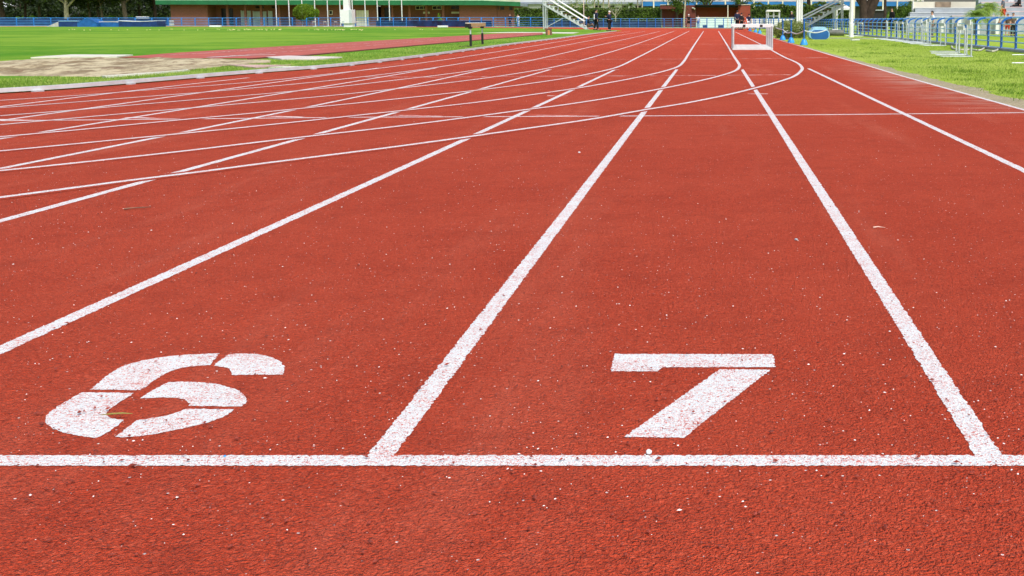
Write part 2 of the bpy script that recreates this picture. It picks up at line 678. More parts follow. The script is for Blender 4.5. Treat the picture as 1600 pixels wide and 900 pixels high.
def ribbon(name, pts, width, z, m, jit=0.0, step=None):
    """flat strip of given width along world points (x, y)"""
    P = [Vector((p[0], p[1], 0)) for p in pts]
    if step:
        Q = []
        for a, b in zip(P[:-1], P[1:]):
            k = max(1, int((b - a).length / step))
            k = min(k, 1500)
            for i in range(k):
                Q.append(a.lerp(b, i / k))
        Q.append(P[-1])
        P = Q
    vs, fs = [], []
    for i, p in enumerate(P):
        d = (P[min(i + 1, len(P) - 1)] - P[max(i - 1, 0)]).normalized()
        nrm = Vector((-d.y, d.x, 0))
        j1 = mnoise.noise(Vector((p.x * 95, p.y * 95, z * 900))) * jit
        j2 = mnoise.noise(Vector((p.x * 95 + 50, p.y * 95, z * 900))) * jit
        vs.append(p + nrm * (width / 2 + j1) + Vector((0, 0, z)))
        vs.append(p - nrm * (width / 2 + j2) + Vector((0, 0, z)))
    for i in range(len(P) - 1):
        fs.append((2 * i, 2 * i + 1, 2 * i + 3, 2 * i + 2))
    me = bpy.data.meshes.new(name)
    me.from_pydata([tuple(v) for v in vs], [], fs)
    me.materials.append(m)
    me.update()
    if me.polygons[0].normal.z < 0:
        me.flip_normals()
    o = bpy.data.objects.new(name, me)
    COL.objects.link(o)
    o['kind'] = 'structure'
    return o


def gp(pts, z=0.0):
    return [tuple(G(x, y, z)[:2]) for x, y in pts]


# base ground: one big sheet of grass
struct(MB().box(-700, 700, -60, 1500, -0.5, 0.0).build('ground', GRASS2))
# fence line in world coordinates (used for the far edge of the track)
FAR = [(-300, 41.2), (0, 41.2), (260, 41.0), (480, 41.3), (700, 42.0), (850, 42.8), (1000, 43.6), (1080, 44.1), (1140, 44.6)]
farw = gp(FAR)
RF_X = 8.55
kerb_px = [(-420, 173.5), (-200, 159), (0, 146.5), (100, 140), (240, 128.5), (380, 116.5), (520, 105.5), (640, 92), (740, 78.5), (800, 70), (860, 62.5), (920, 54.5), (963, 49.2)]
kerb_s = catmull(kerb_px, 6)
edge_px = [(1169, 47.8), (1190, 54), (1230, 66.3), (1260, 74.7), (1310, 89.5), (1355, 102.3), (1397, 115), (1450, 130), (1500, 143.9), (1550, 157.6), (1600, 171.5)]
edge_w = [(3.06, 3.2 * -1), (3.045, 6)] + list(reversed(gp(edge_px)))
right_w = [(x + 0.10, y) for x, y in edge_w]
track_pts = [(-160, -3.2)] + right_w + [(4.4, 112), (3.6, 121)] + [(x, y - 0.5) for x, y in reversed(farw)] + [(-160, farw[0][1])]
flat_poly('track_surface', track_pts, 0.004, MATS['red_track_rubber'])
inf = [tuple(G(p[0], p[1])[:2]) for p in kerb_s]
inf_far = gp([(972, 48.2), (962, 47.1), (935, 46.3), (890, 45.4), (850, 44.4), (700, 42.8), (500, 41.8), (200, 41.5), (-300, 41.9)])
# the infield lawn, left of the kerb
kin = [(x - 0.03, y + 0.03) for x, y in inf]
flat_poly('infield_lawn', [(-130, kin[0][1] - 6), (-30, kin[0][1] - 2.5)] + kin + inf_far + [(-130, inf_far[-1][1] - 1)], 0.010, GRASS)

# kerb: aluminium rail on small feet round the infield
kb = thing('track_kerb', 'long low white metal kerb curving along the infield grass edge', 'kerb', (0, 0, 0))
m_ = MB()
kp = [Vector((*G(p[0], p[1])[:2], 0)) for p in kerb_s]
for a, b in zip(kp[:-1], kp[1:]):
    m_.bar(a + Vector((0, 0, 0.045)), b + Vector((0, 0, 0.045)), 0.055, 0.05)
m_.build('rail', M_KERB, kb, fix=False)
m_ = MB()
acc = 0
for a, b in zip(kp[:-1], kp[1:]):
    L = (b - a).length
    while acc < L:
        p = a.lerp(b, acc / L)
        if p.y < 60:
            m_.bar(p + (b - a).normalized() * -0.07 + Vector((0.035, -0.03, 0.014)), p + (b - a).normalized() * 0.07 + Vector((0.035, -0.03, 0.014)), 0.05, 0.018)
        acc += 1.6
    acc -= L
m_.build('foot_row', M_GALV, kb)

# ------------------------------------------------------------------ painted lines
WP, RT = MATS['white_line_paint'], MATS['red_track_rubber']
Z1, Z2, Z3 = 0.0050, 0.0066, 0.0056
# thin transverse line (lowest) and faint joints
ribbon('cross_line', gp([(-10, 188.5), (200, 186.6), (330, 185.2), (560, 183), (820, 181.8), (1010, 180.9), (1250, 179.3), (1400, 177.9), (1600, 175.8), (1640, 175.3)]), 0.058, 0.0045, WP, 0.004, 0.3)
for pts in ([(560, 120), (680, 120.3), (830, 119), (985, 118.4), (1120, 117.6), (1240, 116.6)], [(760, 94), (840, 93.4), (920, 92.5), (1140, 92), (1293, 89.8)], [(900, 70), (1110, 69), (1240, 68)]):
    ribbon('joint_line', gp(pts), 0.07, 0.0043, MATS['worn_line_paint'], 0.0, 1.0)
for pts in ([(-6, 186.4), (48, 187.3)], [(196, 183.5), (258, 184.8)], [(418, 181.4), (474, 182.9)], [(616, 179.8), (690, 181.3)], [(826, 179.5), (900, 180.9)]):
    ribbon('stagger_mark', gp(pts), 0.065, 0.0047, MATS['worn_line_paint'], 0.01, 0.2)
for pts in ([(1160, 107.2), (1172, 107.2)], [(955, 108.5), (968, 108.5)], [(1168, 146.5), (1200, 146.5)], [(855, 149.5), (887, 149.5)], [(853, 108.8), (866, 108.8)]):
    ribbon('stagger_mark', gp(pts), 0.07, 0.0048, MATS['worn_line_paint'], 0.0, 0.2)
# the straight lane lines
STR = {
    'r8': None,
    'a': [(1263, 107), (1600, 265.5)],
    'b': [(1159.6, 108.5), (1205, 179), (1290, 310), (1346, 400), (1474, 600), (1547, 716)],
    'c': [(1057.5, 108.5), (1018, 160), (948, 250), (878.8, 340), (810.6, 430), (708, 560), (642, 650), (595, 716)],
    'd': [(960, 109.3), (895, 139.5), (740, 214), (612, 269), (400, 362.5), (160, 475), (0, 547.5)],
    'e': [(862, 108.5), (750, 138), (640, 168.5), (485, 212.5), (310, 261), (240, 283.5), (0, 347)],
    'f': [(770, 105.5), (680, 125.5), (560, 151), (450, 173), (300, 204), (100, 244), (0, 263.5)],
    'g': [(680, 106), (620, 117), (450, 144), (310, 166.3), (200, 184), (100, 201.5), (0, 217.3)],
    'h': [(590, 106.2), (520, 116), (420, 130.4), (320, 143.8), (160, 165.5), (74, 178), (0, 188.3)],
    'i': [(385, 121.3), (300, 132.3), (180, 144), (120, 151), (0, 167.5)],
}
for k, pts in STR.items():
    if pts is None:
        continue
    wpts = gp(pts)
    a, b = Vector(wpts[-2]), Vector(wpts[-1])
    if k == 'a':
        wpts.append((wpts[-1][0] + 0.01, 2.21))
    elif k not in 'bc':
        d = (b - a).normalized()
        wpts.append(tuple(b + d * max(0.0, (b.y - 2.215) / max(1e-3, -d.y))))
    # fair the measured points: least-squares straight line, keeping a little of the real wander
    A = np.array(wpts)
    fx = np.polyfit(A[:, 1], A[:, 0], 2 if len(A) > 3 else 1)
    wpts = [(float(np.polyval(fx, y)), float(y)) for y in A[:, 1]]
    ribbon('lane_line', wpts, 0.053, Z1, WP, 0.005, 0.004 if k in 'bcd' else 0.03)
# start line
y0 = G(800, 719.5).y
ribbon('start_line', [(-9, y0 + 0.002), (-1, y0), (4.2, y0)], 0.053, Z3, WP, 0.006, 0.004)
# outer line
ribbon('edge_line', edge_w, 0.05, Z1, WP, 0.006, 0.05)
# bend lines; the straight lines stop short of them, so each carries a strip of bare track either side
CUR = [
    [(1149, 50), (1190, 70), (1227, 90), (1240, 95.5), (1249.5, 101), (1253.5, 107), (1250.5, 112), (1240, 119.5), (1210, 129.5), (1180, 137.5), (1140, 147.3), (1075, 160.5), (1010, 171.2), (960, 180), (920, 186.8), (800, 204), (730, 214), (620, 229), (500, 244.2), (380, 259.5), (320, 267.6), (200, 282.3), (100, 295.5), (0, 308.6)],
    [(1122.5, 48.5), (1135, 68.5), (1148, 90), (1153, 97.3), (1155.5, 102.5), (1152.5, 108), (1146, 111.7), (1120, 119.8), (1090, 127), (1036, 138), (980, 148.4), (880, 164), (822, 171.3), (750, 181), (620, 197.5), (480, 213.3), (380, 225), (300, 234.6), (200, 245.8), (100, 256.6), (0, 266.8)],
    [(1099.5, 48.5), (1088, 65.5), (1076, 84), (1069, 95), (1062, 102.5), (1046, 108.8), (1000, 120), (950, 129.5), (900, 138), (820, 149.6), (760, 158), (640, 171.5), (560, 180), (480, 188.7), (360, 201.2), (250, 212), (180, 218.7), (80, 228.5), (0, 236)],
    [(1077, 48.5), (1050, 62), (1020, 77.8), (990, 93), (975, 100.5), (960, 106.3), (920, 115.6), (880, 122.8), (820, 131.6), (750, 140.4), (660, 150.3), (560, 160.8), (480, 168.5), (380, 178.3), (300, 185.6), (220, 193.3), (120, 203), (0, 213.8)],
    [(1054, 48.5), (1020, 60), (980, 73.5), (920, 91), (890, 99), (860, 105.8), (820, 112.8), (760, 121.8), (660, 134), (560, 145), (480, 152.8), (360, 163.5), (300, 168.6), (220, 175.3), (100, 186), (0, 195)],
    [(1031, 49), (990, 58.5), (920, 74), (870, 85.5), (820, 96.4), (760, 107), (700, 115.5), (620, 125), (520, 136.5), (420, 146), (320, 154.5), (220, 163), (100, 173.3), (0, 181)],
    [(1008, 49), (960, 56.5), (880, 71.3), (820, 82.3), (760, 92.8), (700, 102.5), (656, 109), (560, 120.8), (500, 127.5), (380, 138.8), (320, 144), (220, 151.5), (100, 161), (0, 168.5)],
    [(985, 49), (940, 54.2), (880, 64), (820, 74), (760, 83.5), (700, 92.7), (620, 103.3), (560, 110.5), (500, 117.3), (440, 124), (340, 132.7), (240, 140), (140, 147.8), (0, 157)],
]
for ci, pts in enumerate(CUR):
    s_ = catmull(pts, 8)
    wpts = [tuple(G(p[0], p[1])[:2]) for p in s_]
    a, b = Vector(wpts[-2]), Vector(wpts[-1])
    d = (b - a).normalized()
    ex = []
    ang = math.atan2(d.y, d.x)
    p = b.copy()
    for k in range(26):                  # carry the bend on outside the frame
        ang -= 0.5 / (16 + 1.2 * (8 - ci))
        p = p + Vector((math.cos(ang), math.sin(ang))) * 0.5
        ex.append(tuple(p))
    wpts += ex
    if ci <= 3:
        ribbon('line_gap', wpts[14:], 0.17, 0.0061, RT, 0.0, 0.25)
    ribbon('bend_line', wpts, 0.056, Z2, WP, 0.003, 0.06)


# lane numbers: stencilled figures painted on the track
def px6(L_, ox, oy):
    return [(ox + x / 3.0, oy + y / 3.0) for x, y in L_]


def soften(poly, it=2, keep=55):
    P = [Vector(p) for p in poly]
    for _ in range(it):
        Q = []
        n = len(P)
        sharp = []
        for i in range(n):
            a = (P[i] - P[i - 1])
            b = (P[(i + 1) % n] - P[i])
            sharp.append(math.degrees(a.angle(b)) > keep if a.length > 1e-6 and b.length > 1e-6 else False)
        for i in range(n):
            j = (i + 1) % n
            Q.append(P[i].copy() if sharp[i] else P[i].lerp(P[j], 0.25))
            if not sharp[j]:
                Q.append(P[i].lerp(P[j], 0.75))
        R_ = [Q[0]]
        for q in Q[1:]:
            if (q - R_[-1]).length > 1e-5:
                R_.append(q)
        P = R_
    return P


def digit(name, label, polys):
    vs, bm = [], bmesh.new()
    for poly in polys:
        P = soften([Vector(G(x, y)[:2]) for x, y in poly])
        Q = []
        n = len(P)
        for i in range(n):
            a, b = P[i], P[(i + 1) % n]
            k = max(1, int((b - a).length / 0.004))
            nn = Vector((-(b - a).y, (b - a).x)).normalized()
            for u in range(k):
                q = a.lerp(b, u / k)
                Q.append(q + nn * mnoise.noise(Vector((q.x * 110, q.y * 110, 3))) * 0.0045)
        fv = [bm.verts.new((q.x, q.y, Z1)) for q in Q]
        f = bm.faces.new(fv)
        f.normal_update()
        if f.normal.z < 0:
            f.normal_flip()
    bmesh.ops.triangulate(bm, faces=bm.faces[:])
    me = bpy.data.meshes.new(name)
    bm.to_mesh(me)
    bm.free()
    me.materials.append(WP)
    o = bpy.data.objects.new(name, me)
    COL.objects.link(o)
    tag(o, label, 'number', 'painted lane numbers')


digit('lane_number', 'white stencilled figure 7 painted on the red track', [
    [(960, 552.7), (1208.3, 553.3), (1210.7, 573.3), (1035, 573.6), (1028, 580), (954.3, 580)],
    [(1125, 576.7), (1204, 577.3), (1093.3, 663.3), (1070, 683.5), (975, 682.5)]])
digit('lane_number', 'white stencilled figure 6 painted on the red track', [
    px6([(425, 325), (500, 258), (570, 215), (680, 185), (830, 163), (1030, 155), (985, 210), (900, 216), (840, 225), (770, 250), (700, 300), (660, 328)], 0, 500),
    px6([(1070, 160), (1150, 155), (1240, 163), (1310, 188), (1337, 220), (1327, 255), (1085, 257), (1080, 225), (1003, 212)], 0, 500),
    px6([(385, 338), (630, 342), (560, 385), (505, 425), (497, 445), (520, 460), (580, 468), (525, 515), (455, 552), (330, 538), (240, 507), (208, 475), (220, 440), (290, 390)], 0, 500),
    px6([(790, 290), (900, 288), (1020, 298), (1110, 325), (1155, 358), (1157, 385), (1130, 405), (885, 402), (885, 385), (855, 368), (790, 361), (655, 366), (720, 325)], 0, 500),
    px6([(870, 415), (1100, 418), (1050, 455), (900, 500), (720, 535), (620, 548), (540, 548), (600, 500), (640, 470), (700, 460), (780, 448), (835, 432)], 0, 500)])

# dusty edge and grit strip outside the outer line
dl = gp([(1335, 99), (1400, 118), (1450, 133), (1500, 147), (1560, 163.5), (1600, 174)])
dr = gp([(1600, 182), (1520, 160), (1450, 156), (1380, 138), (1330, 112)])
L_, R_ = [], []
for i in range(160):
    y = 4.0 + i * 0.22
    xb = np.interp(y, [q[1] for q in edge_w], [q[0] for q in edge_w])
    wv = 0.20 + 0.13 * mnoise.noise(Vector((y * 0.8, 0, 0))) + 0.10 * mnoise.noise(Vector((y * 3.1, 4, 0)))
    wv *= np.interp(y, [4, 8, 14, 19, 26, 39], [1.5, 1.6, 1.6, 1.2, 0.6, 0.15])
    L_.append((xb + 0.022, y))
    R_.append((xb + 0.05 + max(0.03, wv), y))
flat_poly('grit_verge', L_ + list(reversed(R_)), 0.0047, MATS['edge_grit'])

# ------------------------------------------------------------------ infield: runway, sand pit, slabs
run = [(184, 90.8), (250, 85.2), (280, 83), (440, 73), (580, 64.5), (720, 56.2), (780, 52.6), (848, 51.2), (848, 54.2), (800, 58.5), (700, 67), (600, 76), (520, 83.3), (470, 88), (440, 89.5), (389, 92.3), (240, 91.8)]
flat_poly('runway', gp(run), 0.022, M_RED2)
for a in ([(300, 85.5), (440, 77), (580, 68.3), (720, 59.5), (850, 53)], [(340, 90), (440, 82.5), (560, 73.5), (700, 62.5), (850, 53.6)], [(250, 88), (330, 83.5), (440, 75)]):
    ribbon('runway_line', gp(a), 0.06, 0.027, MATS['worn_line_paint'], 0, 0.5)
ribbon('runway_board_line', gp([(325, 91), (390, 87.5), (430, 86.6)]), 0.16, 0.028, M_WHITE, 0, 0.5)
m_ = MB()
rp = gp([(389, 93.2), (440, 90), (470, 88.5), (520, 83.8), (600, 76.5), (700, 67.5), (800, 58.9), (848, 54.6)])
for a, b in zip(rp[:-1], rp[1:]):
    m_.bar((*a, 0.012), (*b, 0.012), 0.10, 0.05)
struct(m_.build('runway_kerb', M_DKRED))


def mound(name, pxpoly, m, amp, res=0.28, base=0.012):
    poly = [Vector((x, y)) for x, y in gp(pxpoly)]
    xs = [p.x for p in poly]
    ys = [p.y for p in poly]

    def inside(p):
        c_ = False
        dmin = 9
        n = len(poly)
        for i in range(n):
            a, b = poly[i], poly[(i + 1) % n]
            if (a.y > p.y) != (b.y > p.y) and p.x < (b.x - a.x) * (p.y - a.y) / (b.y - a.y) + a.x:
                c_ = not c_
            ab = b - a
            tt = max(0, min(1, (p - a).dot(ab) / ab.length_squared))
            dmin = min(dmin, (a + ab * tt - p).length)
        return c_, dmin
    nx = int((max(xs) - min(xs)) / res) + 2
    ny = int((max(ys) - min(ys)) / res) + 2
    idx, vs, fs = {}, [], []
    for j in range(ny):
        for i in range(nx):
            p = Vector((min(xs) + i * res, min(ys) + j * res))
            c_, d = inside(p)
            if c_ or d < res * 0.8:
                q = Vector((p.x * 2.1, p.y * 1.1, 0))
                h_ = mnoise.fractal(q, 0.9, 2.2, 5)
                h_ = max(0, 0.5 + h_) * amp * min(1, (d if c_ else 0) / 0.8)
                idx[i, j] = len(vs)
                vs.append((p.x, p.y, base + h_ + (0 if c_ else -0.02)))
    for j in range(ny - 1):
        for i in range(nx - 1):
            k = [(i, j), (i + 1, j), (i + 1, j + 1), (i, j + 1)]
            if all(q in idx for q in k):
                fs.append(tuple(idx[q] for q in k))
    me = bpy.data.meshes.new(name)
    me.from_pydata(vs, [], fs)
    me.materials.append(m)
    for p in me.polygons:
        p.use_smooth = True
    o = bpy.data.objects.new(name, me)
    COL.objects.link(o)
    return o


sp_ = mound('sand_pit', [(-260, 108), (-60, 100), (0, 96.8), (53, 92.3), (123, 91), (193, 91.4), (280, 92.2), (389, 93.6), (425, 94), (425, 99), (400, 99.5), (354, 103.5), (293, 111), (240, 115.5), (180, 119.5), (158, 120.8), (0, 119.2), (-260, 117)], MATS['pit_sand'], 0.055, 0.09)
struct(sp_)


def slab(name, px, th, m, z=0.008):
    P = gp(px)
    return MB().prism(P, z, z + th, 'z').build(name, m)


tag(slab('pit_cover', [(48, 91.8), (70, 89.6), (112, 87), (208, 87.4), (183, 90.7), (110, 90.5)], 0.03, M_CREAM), 'pale cream board strip behind the sand pit', 'board')
tag(slab('pit_edging', [(158, 121.6), (190, 119.4), (240, 115.8), (293, 111.2), (296, 112), (240, 117.2), (185, 121.2), (165, 122.6)], 0.03, M_CREAM), 'narrow white edging board along the near rim of the sand pit', 'board')
tag(slab('rubber_sheet', [(357, 103.3), (442, 104), (455, 103.2), (401, 108.3)], 0.03, M_PINK), 'pinkish wedge shaped slab lying by the kerb near the sand', 'slab')
tag(slab('concrete_slab', [(415, 91), (449, 88.9), (519, 90.6), (535, 91.1), (495, 94.4), (440, 94.2)], 0.03, mat('pale_slab', (0.60, 0.54, 0.50), 0.9, 0.15, 1.5)), 'pale slab lying in the grass beside the runway', 'slab')
tag(slab('concrete_slab', [(420, 107.5), (440, 106), (470, 106), (455, 108.2)], 0.03, M_CREAM), 'small pale slab half under the metal kerb', 'slab')
struct(slab('pale_sand_patch', [(745, 51.6), (790, 50.2), (850, 50.3), (905, 50.8), (895, 52.6), (852, 52.2), (800, 51.4)], 0.008, M_CREAM))


# ------------------------------------------------------------------ blue fences
def fence(name, label, pts, spacing, hts, post_w, arm, m_post, m_rail, toph, rail_r=0.018, base=True, sheet=None):
    """pts: world polyline; arm: vector the bent post top leans to"""
    root = thing(name, label, 'fence', (pts[0][0], pts[0][1], 0))
    O = Vector((pts[0][0], pts[0][1], 0))
    P = [Vector((p[0], p[1], 0)) - O for p in pts]
    A = Vector(arm)
    for h_ in hts:
        m1 = MB()
        m1.tube([p + Vector((0, 0, h_)) for p in P], rail_r, 6)
        m1.build('rail', m_rail, root, smooth=True)
    m1 = MB()
    m1.tube([p + A + Vector((0, 0, toph)) for p in P], rail_r * 1.35, 8)
    m1.build('top_rail', m_rail, root, smooth=True)
    if base:
        m1 = MB()
        for a, b in zip(P[:-1], P[1:]):
            m1.bar(a + Vector((0, 0, 0.03)), b + Vector((0, 0, 0.03)), 0.22, 0.07)
        m1.build('base_kerb', M_CONC, root)
    if sheet:
        m1 = MB()
        for a, b in zip(P[:-1], P[1:]):
            q = A.normalized() * 0.10
            m1.bar(a + q + Vector((0, 0, sheet / 2 + 0.07)), b + q + Vector((0, 0, sheet / 2 + 0.07)), 0.012, sheet)
        m1.build('windbreak_sheet', M_SHEET, root)
    pm = None
    acc, n = 0.0, 0
    kb_ = toph * 0.80
    for a, b in zip(P[:-1], P[1:]):
        L = (b - a).length
        d = (b - a).normalized()
        while acc < L:
            if pm is None:
                m1 = MB()
                prof = [Vector((0, 0, 0)), Vector((0, 0, kb_ * 0.5)), Vector((0, 0, kb_))]
                for k in range(1, 7):
                    t_ = k / 6 * math.pi / 2
                    prof.append(Vector((0, 0, kb_)) + A * (1 - math.cos(t_)) + Vector((0, 0, (toph - kb_) * math.sin(t_))))
                for u, v_ in zip(prof[:-1], prof[1:]):
                    m1.bar(u, v_ + (v_ - u).normalized() * 0.004, post_w, post_w * 0.6, up=A.normalized())
                o = m1.build('post', m_post, root)
                pm = o.data
            else:
                o = bpy.data.objects.new('post', pm)
                COL.objects.link(o)
                o.parent = root
            o.location = a + d * acc
            n += 1
            acc += spacing
        acc -= L
    return root


rf = [(RF_X - 0.05, 22.0), (RF_X, 31.5), (RF_X + 0.1, 60), (RF_X + 0.1, 80), (RF_X - 0.1, 96)]
fence('blue_fence', 'bright blue railing with bent post tops along the right hand grass', rf, 1.62, (0.07, 0.25, 0.41, 0.57, 0.76), 0.085, (0.30, 0, 0), M_BLUE, M_RAIL, 0.955, 0.021)
bend = [(RF_X - 0.1, 96), (7.9, 104), (6.6, 111), (4.6, 117.5), tuple(farw[-1]), tuple(farw[-2]), tuple(farw[-3]), tuple(farw[-4])]
fence('blue_fence', 'blue railing round the far end of the track behind the standing men', bend, 1.4, (0.12, 0.30, 0.48, 0.66, 0.86), 0.095, (0.0, 0.28, 0), M_BLUE, M_RAIL3, 1.08, 0.019)
left_p = [tuple(farw[-4])] + [tuple(q) for q in reversed(farw[1:-4])] + [tuple(farw[0])]
left_p[0] = (left_p[0][0] - 0.05, left_p[0][1])
fence('blue_fence', 'long blue railing across the back of the green infield before the brick clubhouse', left_p, 2.35, (0.14, 0.38, 0.62, 0.90), 0.13, (0.0, 0.3, 0), mat('mid_blue_post_paint', (0.012, 0.16, 0.48), 0.4, 0.2, 3), M_RAIL2, 1.24, 0.034)
# dark blue windbreak sheets hung behind the rails, things of their own
def sheet_panel(x0, x1, label, h_):
    a, b = [np.array([np.interp(x, [f[0] for f in FAR], [q[k] for q in farw]) for k in (0, 1)]) for x in (x0, x1)]
    m1 = MB()
    n = 24
    for i in range(n):
        p, q = a + (b - a) * i / n, a + (b - a) * (i + 1) / n
        y1, y2 = p[1] + 0.55 + 0.05 * math.sin(i * 1.7), q[1] + 0.55 + 0.05 * math.sin(i * 1.7 + 1.7)
        m1.bar((p[0], y1, h_ / 2 + 0.02), (q[0], y2, h_ / 2 + 0.02), 0.02, h_)
    tag(m1.build('windbreak_sheet', M_SHEET), label, 'tarpaulin', 'dark blue sheets behind the railing')
sheet_panel(845, 1034, 'dark blue sheet low behind the railing, between metal stairs and red dugout', 0.74)
sheet_panel(-60, 262, 'long dark blue sheet behind the railing under the trees', 1.1)
sheet_panel(590, 770, 'blue sheet behind the railing before the clubhouse porch', 0.80)


# ------------------------------------------------------------------ hurdles
def make_hurdle(label, group):
    """athletics hurdle, 1.2 m wide across x, feet pointing to -y, board at y = 0"""
    r_ = thing('hurdle', label, 'hurdle', group=group)
    for s_ in (-1, 1):
        m1 = MB()
        m1.tube([(s_ * 0.57, 0.02, 0.03), (s_ * 0.57, -0.66, 0.03)], 0.022, 8)
        m1.build('foot', M_WMETAL, r_, smooth=True)
        m1 = MB()
        m1.tube([(s_ * 0.57, -0.02, 0.03), (s_ * 0.57, -0.02, 0.70)], 0.026, 8)
        m1.build('upright', M_GALV, r_, smooth=True)
    MB().box(-0.56, 0.56, -0.045, 0.0, 0.01, 0.075).build('base_bar', M_WMETAL, r_, bevel=0.006)
    m1 = MB().box(-0.61, 0.61, -0.060, -0.028, 0.665, 0.755)
    bd = m1.build('top_board', M_WHITE, r_, bevel=0.004)
    for x in (-0.25, 0.25):
        MB().box(x - 0.04, x + 0.04, -0.066, -0.022, 0.675, 0.745).build('board_mark', M_BLACK, bd)
    return r_


p0 = G(1176, 78.5)
hd0 = make_hurdle('nearest hurdle of the row standing in the outer lane', 'hurdles nested in a row on the track')
hd0.location = (p0.x, p0.y, 0.004)
hd0.rotation_euler = (0, 0, math.pi)     # feet away from the camera
for k in range(1, 7):
    lb = ['', 'second', 'third', 'fourth', 'fifth', 'sixth', 'farthest'][k]
    dup(hd0, (p0.x + 0.012 * (k % 2) + 0.008 * k, p0.y + 0.72 * k, 0.004), math.pi + 0.02 * ((k % 3) - 1), (lb + ' hurdle counted from the front of the row in the outer lane') if k < 6 else 'farthest hurdle at the back of the row in the outer lane')
# hurdles parked beside the right-hand railing, feet pointing to the track
side = [  # px of the hurdle's centre, rotation, label, height
    (1515, 88.5, -97, 'nearest white hurdle beside the right hand railing', 1.10), (1504, 85.3, -95, 'second nearest hurdle by the right hand railing, lower than the nearest', 0.90), (1497, 82, -99, 'third nearest hurdle by the right hand railing, just behind two others', 1.0),
    (1474, 71.5, -93, 'single hurdle with slatted board standing mid way along the railing', 0.97),
    (1453, 69, -97, 'tall hurdle at the right end of the dense far cluster by the railing', 1.17), (1447, 67.8, -95, 'second hurdle from the right in the dense cluster by the railing', 1.04),
    (1437, 66, -93, 'third hurdle from the right in the dense cluster by the railing', 0.92), (1429, 64, -96, 'middle hurdle of the dense cluster by the railing', 0.98),
    (1433, 65, -99, 'low hurdle squeezed in just left of the third in the dense cluster by the railing', 0.86), (1424, 63, -90, 'broad standing hurdle between the middle and the left pair of the dense cluster', 1.02), (1442, 66.6, -101, 'narrow looking hurdle between the right pair and the rest of the dense cluster', 1.12),
    (1418, 62.2, -93, 'second hurdle from the left in the dense cluster by the railing', 1.05), (1412, 60.7, -97, 'leftmost hurdle of the dense cluster by the railing', 1.08),
    (1345, 56.5, -84, 'small mesh sided hurdle just right of the white lamp post', 0.95)]
hs0 = thing('hurdle', 'x', 'hurdle')
for s_ in (-1, 1):
    MB().tube([(s_ * 0.57, 0.02, 0.02), (s_ * 0.57, -0.74, 0.02)], 0.011, 8).build('foot', M_GALV, hs0, smooth=True)
    MB().tube([(s_ * 0.57, -0.02, 0.02), (s_ * 0.57, -0.02, 0.72)], 0.019, 8).build('upright', M_GALV, hs0, smooth=True)
MB().tube([(-0.56, -0.02, 0.022), (0.56, -0.02, 0.022)], 0.016, 8).build('base_bar', M_GALV, hs0, smooth=True)
bd_ = MB().box(-0.63, 0.63, -0.075, -0.045, 0.66, 0.76).build('top_board', M_WHITE, hs0, bevel=0.004)
for k in range(7):
    x = -0.54 + k * 0.18
    MB().box(x - 0.012, x + 0.012, -0.079, -0.0755, 0.67, 0.75).build('slat_gap', M_GALV, bd_)
for k, (px, py, rz, lb, sc) in enumerate(side):
    q = G(px, py)
    lc = (min(q.x, RF_X - 0.25), q.y, 0.0)
    gr_ = 'hurdles parked by the right hand railing'
    if k == 0:
        hs0.location, hs0.rotation_euler, hs0.scale = lc, (0, 0, R(rz)), (0.94, 1.0, sc * 1.06)
        hs0['label'], hs0['group'] = lb, gr_
    else:
        dup(hs0, lc, R(rz), lb, gr_, (0.94, 1.0, sc * 1.06))
q = G(1600, 101)
dup(hs0, (q.x + 0.8, q.y, 0), R(-88), 'hurdle lying at the right edge with only its pale feet in view', 'hurdles parked by the right hand railing', (0.94, 1.2, 1))
q = G(1600, 87.5)
dup(hs0, (q.x + 0.75, q.y, 0), R(-88), 'hurdle at the right edge beyond the other, tips of feet in view', 'hurdles parked by the right hand railing', (0.94, 1.2, 1))
# tiny hurdles before the clubhouse
for k, px in enumerate((491, 508, 524.5, 558.5)):
    q = G(px, 41.8)
    dup(hd0, (q.x, q.y, 0.01), math.pi * 0.98, ['leftmost', 'second from left', 'third from left', 'rightmost'][k] + ' of four tiny white topped stands before the clubhouse railing', 'small white stands before the clubhouse', (0.34, 0.5, 0.95))

# ------------------------------------------------------------------ steeplechase barrier, box
q1, q2 = G(735.8, 73.3), G(754, 69.8)
br = thing('steeplechase_barrier', 'wooden beam barrier on two dark posts in the infield grass', 'barrier', q1)
dv = q2 - q1
for k, (p) in enumerate((Vector((0, 0, 0)), dv)):
    MB().box(-0.035, 0.035, -0.035, 0.035, 0, 0.42, Matrix.Translation(p)).build('leg', M_BLACK, br, bevel=0.004)
    MB().box(-0.02, 0.02, -0.02, 0.02, 0.42, 0.66, Matrix.Translation(p)).build('leg_extension', M_GALV, br)
    MB().box(-0.06, 0.06, -0.06, 0.06, 0.60, 0.66, Matrix.Translation(p)).build('bracket', M_BLACK, br, bevel=0.006)
dd = dv.normalized()
